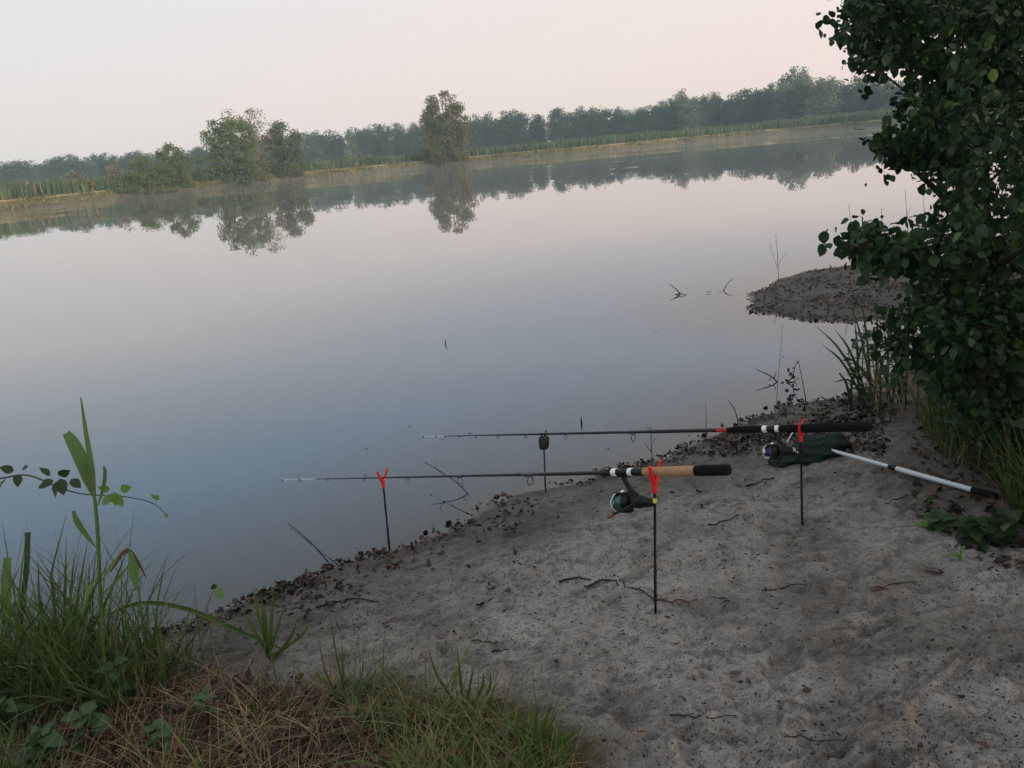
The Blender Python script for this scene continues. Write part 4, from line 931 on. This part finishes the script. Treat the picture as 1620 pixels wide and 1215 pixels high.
stalk(1350, 642, [(1340, 610, 0), (1328, 590, 0)], 'thick dark stub leaning left at the reed clump foot', .010)

# ================================================================== tackle
def rod_rest(bx, by, tx, ty, lab, collar=False, fork_s=1.0):
    b_ = g1(bx, by); top = above(b_, tx, ty); ax = norm(top - b_); th = thing('rod_rest', b_, lab, 'rod rest', 'rod rests')
    L = np.linalg.norm(top - b_); MB().lathe(b_ - ax * .08, ax, [(0, .001), (.05, .0045), (L * .5, .0048), (L * .5 + .002, .0042), (L + .08 - .060, .0042)], 10).build('pole', M['black'], th)
    if collar: MB().lathe(b_ + ax * (L - .115), ax, [(0, .0055), (0.001, .0065), (.014, .0065), (.015, .0055)], 12).build('collar', M['yellow'], th)
    return th, b_, top, ax
def fork_head(th, top, ax, rod_dir, s=1.0):
    """red plastic V: socket plus two prongs spread across the rod"""
    side = norm(np.cross(ax, rod_dir)); mb = MB(); o = top - ax * .066 * s
    mb.lathe(o - ax * .012, ax, [(0, .006 * s), (.0, .0075 * s), (.035 * s, .009 * s), (.045 * s, .006 * s)], 12)
    for sg in (-1, 1):
        P = spline([o + ax * .018 * s, o + ax * .034 * s + side * sg * .011 * s, o + ax * .056 * s + side * sg * .020 * s, o + ax * .078 * s + side * sg * .030 * s - rod_dir * .004], 8)
        mb.tube(P, np.array([.008, .0085, .0078, .0068, .006, .0055, .0055, .0048]) * s, 8)
        mb.blob(P[-1], side * .0062 * s, rod_dir * .0062 * s, ax * .0062 * s, 8, 6)
    return mb.build('fork', M['redplastic'], th)
class Rod:
    pass
def make_rod(F1, F2, xb, xt, lab, cork, seatx, guides, style):
    """rod along the line F1 (rear rest) -> F2 (front rest); ends where the line shows at columns xb, xt"""
    d = norm(F2 - F1)
    def par(x):
        lo, hi = -2., 6.
        for _ in range(50):
            m = (lo + hi) / 2
            if project(F1 + d * m)[0] > x: lo = m
            else: hi = m
        return (lo + hi) / 2
    tb_, tt_ = par(xb), par(xt); A = F1 + d * tb_; L = tt_ - tb_; dn = norm(np.array([0, 0, -1.]) - d * (-d[2])); sd_v = np.cross(d, dn)
    if sd_v @ (CAM - A) < 0: sd_v = -sd_v
    th = thing('fishing_rod', A, lab, 'fishing rod', 'fishing rods on rests'); ts = par(seatx) - tb_
    print('ROD', L, 'handle', ts, F1, F2, A + d * L)
    R = Rod(); R.th, R.A, R.d, R.dn, R.sd, R.ts, R.L, R.par = th, A, d, dn, sd_v, ts, L, lambda x: par(x) - tb_
    return R
def lath(R, name, prof, mat, n=14): return MB().lathe(R.A, R.d, prof, n).build(name, M[mat], R.th)
def add_guides(R, xs_, sizes):
    for x, s in zip(xs_, sizes):
        u = R.par(x); c = R.A + R.d * u; blank = R.br(u); mb = MB(); ringc = c + R.dn * (blank + s * 1.25)
        th_ = np.linspace(0, 2 * math.pi, 17); mb.tube(np.array([ringc + R.sd * math.cos(a) * s + R.dn * math.sin(a) * s for a in th_]), max(.0011, s * .13), 6, False)
        mb.tube([c + R.d * s * 1.6 + R.dn * blank, c + R.d * s * .5 + R.dn * (blank + s * .25), ringc - R.dn * s], max(.0008, s * .09), 5)
        mb.tube([c - R.d * s * 1.6 + R.dn * blank, c - R.d * s * .5 + R.dn * (blank + s * .25), ringc - R.dn * s], max(.0008, s * .09), 5)
        mb.lathe(c - R.d * s * 2.0, R.d, [(0, blank), (.001, blank + .0009), (s * 4.0, blank + .0009), (s * 4.0 + .001, blank)], 8)
        mb.build('guide', M['steel'], R.th)
def reel(R, u, spool_mat, knob_mat, k=1.0, crank=None, marks=False):
    """fixed spool reel hung under the seat; local axes: d to the tip, dn down, sd to the camera"""
    d, dn, sd_v = R.d, R.dn, R.sd; o = R.A + d * u; P = lambda a, b, c=0.: o + (d * a + dn * b + sd_v * c) * k
    mb = MB(); mb.box(P(0, .0125), d * .032 * k, dn * .0022 * k, sd_v * .007 * k)
    mb.tube(spline([P(.0, .013), P(-.002, .03), P(-.014, .058), P(-.030, .078), P(-.034, .088)], 12), np.array([.0085, .008, .0078, .0078, .0078, .008, .0085, .0092, .0102, .0115, .013, .014]) * k, 10)
    root = mb.build('reel', M['black'], R.th)
    mb = MB(); mb.blob(P(-.034, .098), d * .036 * k, dn * .022 * k, sd_v * .020 * k, 14, 8, .85); mb.lathe(P(-.062, .100), -d, [(0, .017 * k), (.010 * k, .0165 * k), (.022 * k, .014 * k), (.030 * k, .0135 * k), (.034 * k, .009 * k)], 14)
    mb.build('body', M['black'], root)
    mb = MB(); mb.lathe(P(-.006, .100), d, [(0, .020 * k), (.004 * k, .027 * k), (.016 * k, .0285 * k), (.022 * k, .028 * k)], 18)
    for sg in (-1, 1): mb.box(P(.024, .100 + sg * .031), d * .024 * k, dn * .0035 * k, sd_v * .009 * k)
    mb.build('rotor', M['black'], root)
    MB().lathe(P(.016, .100), d, [(0, .024 * k), (.004 * k, .0285 * k), (.010 * k, .0285 * k), (.012 * k, .0245 * k), (.028 * k, .0240 * k), (.031 * k, .0285 * k), (.036 * k, .0285 * k), (.040 * k, .022 * k), (.044 * k, .012 * k), (.046 * k, .010 * k)], 22).build('spool', M[spool_mat], root)
    mb = MB(); th_ = np.linspace(-.2, math.pi + .2, 16); mb.tube(np.array([P(.040 + .012 * math.sin(a), .100 + .036 * math.cos(a) * .9, .033 * math.sin(a)) for a in th_]), .0013 * k, 6)
    mb.build('bail', M['silver'], root)
    MB().blob(P(.020, .066), d * .007 * k, dn * .006 * k, sd_v * .008 * k, 10, 6).build('bail_hinge', M['silver'], root)
    kx, ky = crank or (.055, .032)
    mb = MB(); mb.lathe(P(-.030, .100, .016), sd_v, [(0, .007 * k), (.012 * k, .007 * k), (.016 * k, .005 * k)], 10); mb.tube([P(-.030, .100, .030), P(-.030 + kx * .5, .100 + ky * .5, .033), P(-.030 + kx, .100 + ky, .034)], [.0055 * k, .0045 * k, .004 * k], 8)
    mb.build('crank', M['black'], root)
    MB().blob(P(-.030 + kx, .100 + ky, .046), d * .014 * k, dn * .0075 * k, sd_v * .014 * k, 10, 6).build('knob', M[knob_mat], root)
    if marks:      # pale worn lettering strokes and plates on the reel
        mb = MB()
        for (a, b, la, lb) in ((.050, .088, .006, .008), (.040, .117, .009, .0022), (-.082, .088, .0014, .008), (-.076, .086, .0014, .008), (-.079, .083, .005, .0015), (-.090, .098, .002, .004)):
            mb.box(P(a, b, .0285 if a > 0 else .019), d * la * k, dn * lb * k, sd_v * .0012 * k)
        mb.build('pale_marks', M['silver'], root)
    return root

# lower rod (cork grip)
th1, b1, top1, ax1 = rod_rest(1037, 970, 1035.5, 741, 'rear rod rest with red fork and yellow collar under the cork handle', True)
th2, b2, top2, ax2 = rod_rest(616, 868, 604.5, 748, 'front rod rest with red fork at the water edge under the lower rod')
F1 = above(b1, 1036, 746); F2 = above(b2, 605, 755.5)
Ra = make_rod(F1, F2, 1155, 445, 'lower fishing rod with cork grip and green spool reel', True, 985, None, None)
fork_head(th1, top1 + ax1 * .0, ax1, Ra.d, 1.05); fork_head(th2, top2, ax2, Ra.d, .9)
Ra.br = lambda u: float(np.interp(u, [.3, .6, Ra.L * .55, Ra.L * .9, Ra.L], [.0070, .0062, .0043, .0020, .0011]))
p_ = Ra.par
lath(Ra, 'butt_grip', [(0, .010), (.003, .0150), (.012, .0165), (.06, .0165), (p_(1101), .0160), (p_(1101) + .0005, .0150)], 'foam', 16)
lath(Ra, 'cork_grip', [(p_(1101), .0132), (p_(1101) + .001, .0150), (p_(1060), .0148), (p_(1025), .0135), (p_(1018), .0115)], 'cork', 16)
lath(Ra, 'reel_seat', [(p_(1018), .0122), (p_(1016), .0128), (p_(1003), .0120), (p_(1000), .0108), (p_(968), .0108), (p_(967), .0118), (p_(952), .0112), (p_(949), .0075)], 'black', 16)
lath(Ra, 'seat_hood', [(p_(1001), .0120), (p_(1001) + .0005, .0132), (p_(995), .0132), (p_(995) + .0005, .0110)], 'silver', 16)
lath(Ra, 'seat_hood', [(p_(976), .0110), (p_(976) + .0005, .0132), (p_(969), .0130), (p_(969) + .0005, .0110)], 'silver', 16)
lath(Ra, 'blank', [(p_(950), .0074), (p_(855), .0067), (p_(852), .0058), (p_(700), .0048), (p_(560), .0032), (p_(500), .0021)], 'carbon', 10)
lath(Ra, 'tip_section', [(p_(500), .0017), (p_(470), .0014), (p_(446), .0011)], 'tip', 8)
add_guides(Ra, [836, 726, 644, 575, 518, 474, 447], [.0150, .0115, .0080, .0062, .0048, .0040, .0034])
reel(Ra, p_(985), 'spool', 'brownknob', 1.0, (.085, .030))
MB().tube(spline([Ra.A + Ra.d * p_(965) + Ra.dn * .012, Ra.A + Ra.d * (p_(965) - .004) + Ra.dn * -.018, Ra.A + Ra.d * (p_(958)) + Ra.dn * -.016], 6), .0022, 6).build('hook_keeper', M['steel'], Ra.th)

# upper rod (all black grip) with bite alarm
th3, b3, top3, ax3 = rod_rest(1269, 826, 1266.5, 672, 'rod rest with red fork under the black handle of the upper rod')
ab_ = g1(863, 778); F1 = above(b3, 1267, 677.5)
ba = thing('bite_alarm', ab_, 'black bite alarm on a thin pole under the upper rod', 'bite alarm'); F2 = above(ab_, 860, 686.5)
Rb = make_rod(F1, F2, 1378, 668, 'upper fishing rod with long black grip and navy reel', False, 1225, None, None)
fork_head(th3, top3, ax3, Rb.d, .85); p_ = Rb.par
Rb.br = lambda u: float(np.interp(u, [.3, .6, Rb.L * .55, Rb.L * .9, Rb.L], [.0080, .0070, .0048, .0022, .0012]))
lath(Rb, 'butt_grip', [(0, .011), (.003, .0160), (.012, .0178), (p_(1330), .0172), (p_(1236), .0148), (p_(1235), .0125)], 'foam', 16)
lath(Rb, 'reel_seat', [(p_(1236), .0120), (p_(1203), .0120)], 'black', 16)
lath(Rb, 'seat_hood', [(p_(1233), .0122), (p_(1233) + .0005, .0140), (p_(1227), .0140), (p_(1227) + .0005, .0120)], 'silver', 16)
lath(Rb, 'seat_hood', [(p_(1214), .0120), (p_(1214) + .0005, .0140), (p_(1207), .0138), (p_(1207) + .0005, .0120)], 'silver', 16)
lath(Rb, 'fore_grip', [(p_(1204), .0130), (p_(1202), .0145), (p_(1165), .0130), (p_(1158), .0115), (p_(1152), .0090)], 'foam', 16)
lath(Rb, 'blank', [(p_(1153), .0088), (p_(1030), .0080), (p_(1027), .0068), (p_(860), .0056), (p_(760), .0036), (p_(705), .0024)], 'carbon', 10)
lath(Rb, 'red_whipping', [(p_(1150), .0085), (p_(1150) + .0005, .0094), (p_(1134), .0092), (p_(1134) + .0005, .0084)], 'redthread', 12)
lath(Rb, 'tip_section', [(p_(706), .0019), (p_(690), .0016), (p_(669), .0012)], 'tip', 8)
add_guides(Rb, [1000, 894, 831, 787, 752, 726, 704, 690, 670], [.0160, .0105, .0080, .0066, .0055, .0046, .0040, .0036, .0032])
reel(Rb, p_(1225), 'bluespool', 'black', .92, (.03, .045), True)
axb = norm(F2 - ab_); La = np.linalg.norm(F2 - ab_)
MB().lathe(ab_ - axb * .07, axb, [(0, .001), (.04, .0042), (La * .55, .0044), (La + .07 - .075, .0040)], 10).build('pole', M['steel'], ba)
side = norm(np.cross(axb, Rb.d)); mb = MB(); cb = F2 - axb * .046
prof = [(-.034, .55), (-.028, .82), (-.016, .98), (.020, 1.0), (.030, .95), (.033, .85)]
V = []; nn = 16
for (h_, s_) in prof:
    for k in range(nn):
        a = 2 * math.pi * k / nn; f = lambda q: math.copysign(abs(q) ** .55, q)
        V.append(cb + axb * h_ + Rb.d * f(math.cos(a)) * .0265 * s_ + side * f(math.sin(a)) * .0165 * s_)
Q = [(j * nn + k, j * nn + (k + 1) % nn, (j + 1) * nn + (k + 1) % nn, (j + 1) * nn + k) for j in range(len(prof) - 1) for k in range(nn)]
V += [cb + axb * prof[0][0], cb + axb * prof[-1][0]]; m_ = len(prof) * nn
mb.add(V, [(m_, (k + 1) % nn, k) for k in range(nn)] + [(m_ + 1, m_ - nn + k, m_ - nn + (k + 1) % nn) for k in range(nn)], Q); mb.build('case', M['casegreen'], ba)
mb = MB()
for sg in (-1, 1): mb.tube(spline([cb + axb * .030 + side * sg * .009, cb + axb * .042 + side * sg * .016, cb + axb * .058 + side * sg * .019], 5), [.006, .005, .004, .0035, .003], 8)
mb.build('rod_cradle', M['black'], ba)
q = norm(CAM - cb); q = norm(q - axb * (q @ axb)); MB().blob(cb + q * .019 + axb * .012, side * .003, Rb.d * .008, axb * .003, 8, 5).build('speaker_slot', M['steel'], ba)
MB().blob(cb + q * .020 - axb * .014, side * .003, Rb.d * .004, axb * .004, 8, 5).build('dial', M['steel'], ba)

# landing net
n0 = g1(1300, 722); n1_ = g1(1576, 792); rgt = norm(n1_ - n0); n0u = n0 + [0, 0, .045]; n1u = n1_ + [0, 0, .016]; dh = norm(n1u - n0u); Ln = np.linalg.norm(n1u - n0u)
net = thing('landing_net', n0, 'folded dark green landing net with white telescopic handle lying on the sand', 'landing net')
def npar(x):
    lo, hi = -.5, 2.
    for _ in range(50):
        m = (lo + hi) / 2
        if project(n0u + dh * m)[0] < x: lo = m
        else: hi = m
    return lo
MB().lathe(n0u, dh, [(npar(1290), .004), (npar(1314), .0045)], 10).build('spike', M['silver'], net)
MB().lathe(n0u, dh, [(npar(1313), .006), (npar(1314), .0085), (npar(1408), .0085)], 14).build('inner_tube', M['alu'], net)
MB().lathe(n0u, dh, [(npar(1406), .0088), (npar(1407), .0120), (npar(1418), .0122), (npar(1419), .0108)], 14).build('joint', M['black'], net)
MB().lathe(n0u, dh, [(npar(1418), .0110), (npar(1540), .0112)], 14).build('outer_tube', M['alu'], net)
MB().lathe(n0u, dh, [(npar(1538), .0115), (npar(1539), .0138), (npar(1573), .0140), (npar(1576), .0120), (npar(1577), .006)], 14).build('grip', M['foam'], net)
# bag of netting: a crumpled flattened sleeve along the ground from the mouth (right) to the toe (left)
toe = g1(1222, 738); mouth = g1(1325, 705); axn = norm(mouth - toe); axn[2] *= .3; axn = norm(axn); sdn = norm(np.cross([0, 0, 1.], axn)); nU, nV = 36, 26; V = []
for i in range(nU):
    u = i / (nU - 1); c_ = toe * (1 - u) + mouth * u; wv = np.interp(u, [0, .12, .5, .9, 1], [.03, .075, .10, .115, .10]); hv = np.interp(u, [0, .1, .5, .85, 1], [.010, .026, .040, .052, .048])
    for k in range(nV):
        a = 2 * math.pi * k / nV; wr = 1 + .16 * math.sin(3 * a + 9 * u) + .10 * math.sin(7 * a - 17 * u) + .3 * float(fbm(np.array([u * 7 + 3]), np.array([a * 1.6]), 140, 3)[0])
        V.append(c_ + sdn * math.cos(a) * wv * wr + np.array([0, 0, 1.]) * (max(-.012, math.sin(a) * hv * wr) + .01))
Q = [(i * nV + k, i * nV + (k + 1) % nV, (i + 1) * nV + (k + 1) % nV, (i + 1) * nV + k) for i in range(nU - 1) for k in range(nV)]
V += [toe + [0, 0, .01], mouth - axn * .05 + [0, 0, .035]]; m_ = nU * nV
mb = MB().add(V, [(m_, (k + 1) % nV, k) for k in range(nV)] + [(m_ + 1, m_ - nV + k, m_ - nV + (k + 1) % nV) for k in range(nV)], Q); bag = mb.build('net_bag', M['netting'], net)
# knotted strands standing proud of the bag
mb = MB(); VV = np.array(V[:m_]).reshape(nU, nV, 3)
for i in range(0, nU, 2):
    ring = np.vstack([VV[i], VV[i][:1]]); mb.tube(ring + (ring - ring.mean(0)) * .02, .0011, 3, False)
for k in range(0, nV, 2): mb.tube(VV[:, k] + (VV[:, k] - VV.mean(1)) * .02, .0011, 3, False)
o = mb.build('net_strands', M['netting'], net); o['kind'] = 'stuff'
ringm = VV[-1].copy(); ringm = np.vstack([ringm, ringm[:1]]); MB().tube(ringm, .005, 6, False).build('frame_hoop', M['black'], net)
MB().tube(spline([g1(1245, 716) + [0, 0, .06], g1(1256, 706) + [0, 0, .09], g1(1258, 700) + [0, 0, .10]], 8), .003, 6).build('cord', M['silver'], net)

# fishing floats out on the water
for (x, y, h_, lab) in ((705, 545, .10, 'tiny fishing float standing alone in the middle of the lake'), (920, 671, .09, 'pale tipped fishing float between the two rods, nearer the shore')):
    b_ = on_z(x, y, 0.); th = thing('fishing_float', b_, lab, 'fishing float'); MB().lathe(b_ - [0, 0, .05], (0, 0, 1), [(0, .001), (.02, .004), (.06, .0055), (.085, .003), (.10, .0016)], 8).build('body', M['black'], th)
    MB().lathe(b_ + [0, 0, .05], (0, 0, 1), [(0, .0016), (h_ - .05, .0013)], 6).build('antenna', M['tip'], th)

# ================================================================== litter on the bank
def crumbs(N, seed):
    g = np.random.default_rng(seed); px = g.uniform(300, 1720, N); py = np.where(g.random(N) < .1, g.uniform(410, 640, N), g.uniform(640, 1260, N)); p = ground(px, py); s = sdist(p[:, 0], p[:, 1])
    ok = (s > .02) & (polydist(p[:, 0], p[:, 1], SOIL_L) < .05) & (vn(p[:, 0] * 5, p[:, 1] * 5, 150) * .7 + g.random(N) * .5 > .46); p = p[ok]; N = len(p); a = g.uniform(0, math.pi, N)
    L = g.gamma(1.1, .0024, N) + .0008; L = np.minimum(L, .02); Wd = L * g.uniform(.10, .5, N); Hh = np.minimum(L, .006) * g.uniform(.3, .7, N)
    ca, sa = np.cos(a), np.sin(a); ex = np.column_stack([ca, sa, g.normal(0, .15, N)]) * L[:, None]; ey = np.column_stack([-sa, ca, np.zeros(N)]) * Wd[:, None]; ez = np.column_stack([np.zeros(N), np.zeros(N), Hh])
    p = p + [0, 0, .0015]; V = np.stack([p + ex, p + ey, p - ex, p - ey, p + ez, p - ez], 1)
    T = np.array([(0, 1, 4), (1, 2, 4), (2, 3, 4), (3, 0, 4), (1, 0, 5), (2, 1, 5), (3, 2, 5), (0, 3, 5)]); F = T[None] + (np.arange(N) * 6)[:, None, None]; return V.reshape(-1, 3), F.reshape(-1, 3)
V, F = crumbs(12000, 5); stuff('bank_debris', V, [F], M['crumb'], 'dark crumbs and bits of bark strewn over the sand', 'debris')
def leaf_litter(name, pts, size, mat, lab, seed, lift=.006, tilt=.5):
    g = np.random.default_rng(seed); N = len(pts); a = g.uniform(0, 6.28, N); d = np.column_stack([np.cos(a), np.sin(a), g.normal(0, tilt * .6, N)]); R = frames(d, g.normal(0, tilt, N)); s = g.uniform(*size, N)
    V, F = leaves_np('bramble', pts + [0, 0, lift], R, s); V = V + g.normal(0, .0022, V.shape); return stuff(name, V, [F], M[mat], lab, 'leaf litter', True)
g = np.random.default_rng(3); N = 90000; px = g.uniform(240, 1480, N); py = g.uniform(405, 1010, N); p = ground(px, py); s = sdist(p[:, 0], p[:, 1])
dist = np.hypot(p[:, 0], p[:, 1])
pr = (np.exp(-(np.maximum(s, 0) / .10) ** 1.2) * .16 + np.exp(-(np.maximum(s, 0) / .28)) * .05) * (s > -.05) + 1.1 * ((py < 512) & (s > 0)) * (.3 + vn(p[:, 0] * 2, p[:, 1] * 2, 161)) + 1.3 * ((px > 1030) & (px < 1400) & (py > 625) & (py < 720) & (s > -.03)) * np.exp(-np.maximum(s, 0) / .45)
pr *= 2.2; pr *= .08 + 2.6 * vn(p[:, 0] * 4, p[:, 1] * 4, 160) ** 2; pr *= np.clip(2.6 / dist, .35, 1) ** .5
k = g.random(N) < pr; p = p[k]; print('litter', len(p)); leaf_litter('leaf_litter', p, (.008, .038), 'litter', 'dark dead leaves washed up along the waterline and over the spit', 4, .006, .8)
g = np.random.default_rng(8); px = g.uniform(-300, 940, 4200); py = g.uniform(1020, 1400, 4200); k = MG(px, py); p = ground(px[k], py[k]); leaf_litter('leaf_mould', p, (.012, .042), 'dead', 'brown dead leaves lying under the grass in the left foreground', 9, .012, .8)
g = np.random.default_rng(18); px = g.uniform(1440, 1900, 900); py = g.uniform(600, 900, 900); p = ground(px, py); k = polydist(p[:, 0], p[:, 1], SOIL_R) > -.15; leaf_litter('undergrowth_litter', p[k], (.02, .05), 'litter', 'dead leaves under the alder on the right', 19, .008, .5)
# single leaves one can point at
def dead_leaf(x, y, size, lab, mat='dead', grp=None, seed=0):
    g = np.random.default_rng(seed + 900); q = g1(x, y) + [0, 0, .012]; a = g.uniform(0, 6.28); R = frames(norm([math.cos(a), math.sin(a), .15])[None], g.normal(0, .35, 1))[0]
    V, T = LT['bramble']; V = V * size * .85; V[:, 2] += g.normal(0, .06 * size, len(V)); V = V @ R.T; o = link('dead_leaf', mesh_np('dead_leaf', V, [T], True), M[mat]); o.location = q; tag(o, lab, 'leaf', grp)
for i, (x, y, s) in enumerate([(452, 938, .06), (478, 932, .05), (565, 897, .045), (640, 872, .045), (668, 858, .05), (690, 850, .045), (716, 838, .06), (742, 828, .05), (792, 786, .05), (800, 782, .05), (880, 770, .05), (905, 768, .05), (930, 762, .05), (648, 880, .04), (600, 890, .04)]):
    dead_leaf(x, y, s, 'dark reddish dead leaf lying on the wet sand of the waterline', 'dead' if i % 3 else 'litter', 'dead leaves along the waterline', i)
for i, (x, y, s, lab) in enumerate([(1168, 1070, .028, 'pale curled leaf alone on the bare sand, lower middle'), (1283, 1098, .03, 'tan leaf right of the pale curled leaf on the sand'), (1565, 1193, .035, 'orange leaf at the bottom right corner of the sand'),
                                    (1380, 935, .05, 'brown leaf on the sand at the end of a thin twig'), (1495, 910, .07, 'flat dark brown leaf on the sand below the seedling'), (80, 1097, .07, 'large tan dead leaf in the grass at the left edge'), (285, 1090, .11, 'long reddish dead leaf in the straw, left foreground'), (1307, 940, .03, 'small tan leaf left of the brown leaf on the sand')]):
    dead_leaf(x, y, s, lab, 'dead', None, i + 40)
# sticks
def stick(pts, r, lab, mat='twig'):
    pp_ = spline(np.array([(x, y, 0) for x, y in pts], float), 6 * len(pts)); P = ground(pp_[:, 0], pp_[:, 1]) + [0, 0, r * .8]; zs = np.convolve(np.pad(P[:, 2], 4, mode='edge'), np.ones(9) / 9, 'valid'); P[:, 2] = np.maximum(zs, P[:, 2] - r * .9); r = r * .72; g_ = np.linspace(1, .55, len(P)) * r; o = MB().tube(P, g_, 7).build('stick', M[mat]); tag(o, lab, 'stick')
stick([(1030, 948), (1055, 952), (1080, 953), (1104, 951)], .0052, 'short reddish stick lying right of the rear rod rest foot', 'red_twig')
stick([(885, 922), (910, 916), (935, 918)], .006, 'rough dark piece of bark left of the rear rod rest')
stick([(925, 930), (955, 922), (980, 928), (1005, 932), (1030, 945)], .005, 'crooked dark twig reaching to the rear rod rest foot')
stick([(1205, 935), (1240, 931), (1283, 924)], .0035, 'thin dark twig on the sand right of the reddish stick')
stick([(1388, 932), (1420, 924), (1450, 921)], .003, 'thin twig beside the brown leaf on the right sand')
stick([(778, 1032), (800, 1029), (828, 1036)], .0032, 'short dark curved twig on the sand, centre bottom')
stick([(745, 1014), (765, 1016), (788, 1018)], .0036, 'short dark twig left of the curved twig')
stick([(1128, 945), (1150, 950), (1140, 956)], .003, 'tiny bent twig right of the reddish stick')
stick([(1400, 800), (1420, 790), (1455, 782)], .0035, 'thin dark root on the sand below the landing net handle')
stick([(1060, 1132), (1110, 1136), (1165, 1134)], .003, 'long thin twig half buried in the lower sand')
stick([(1240, 1165), (1290, 1172), (1340, 1178)], .003, 'long faint twig near the bottom edge of the sand')
stick([(1120, 832), (1145, 826), (1170, 815)], .0045, 'dark twig on the sand between the two reels')
stick([(500, 962), (550, 950), (600, 952)], .0065, 'dark root ridge in the mud near the waterline')
stick([(1265, 655), (1290, 655), (1320, 653)], .005, 'pale stick lying in the leaves behind the upper rod', 'straw')
stick([(1400, 632), (1440, 636), (1480, 634)], .004, 'pale stalk lying flat under the alder', 'straw')
stick([(1180, 770), (1200, 764), (1225, 757)], .006, 'dark stick fragment on the sand below the upper reel')
g = np.random.default_rng(61); N = 46; p = on_z(g.uniform(560, 1320, N), g.uniform(430, 760, N), .002); ok = sdist(p[:, 0], p[:, 1]) < -.05; p = p[ok]; N = len(p)
V, F = leaves_np('bramble', p, frames(np.column_stack([g.normal(0, 1, (N, 2)), np.zeros(N)]), g.normal(0, .15, N)), g.uniform(.006, .022, N)); stuff('floating_bits', V, [F], M['litter'], 'tiny leaves and bits floating on the still water', 'debris')
print('tris', sum(len(m.loop_triangles) or sum(len(p.vertices) - 2 for p in m.polygons) for m in bpy.data.meshes if len(m.polygons) < 1000))
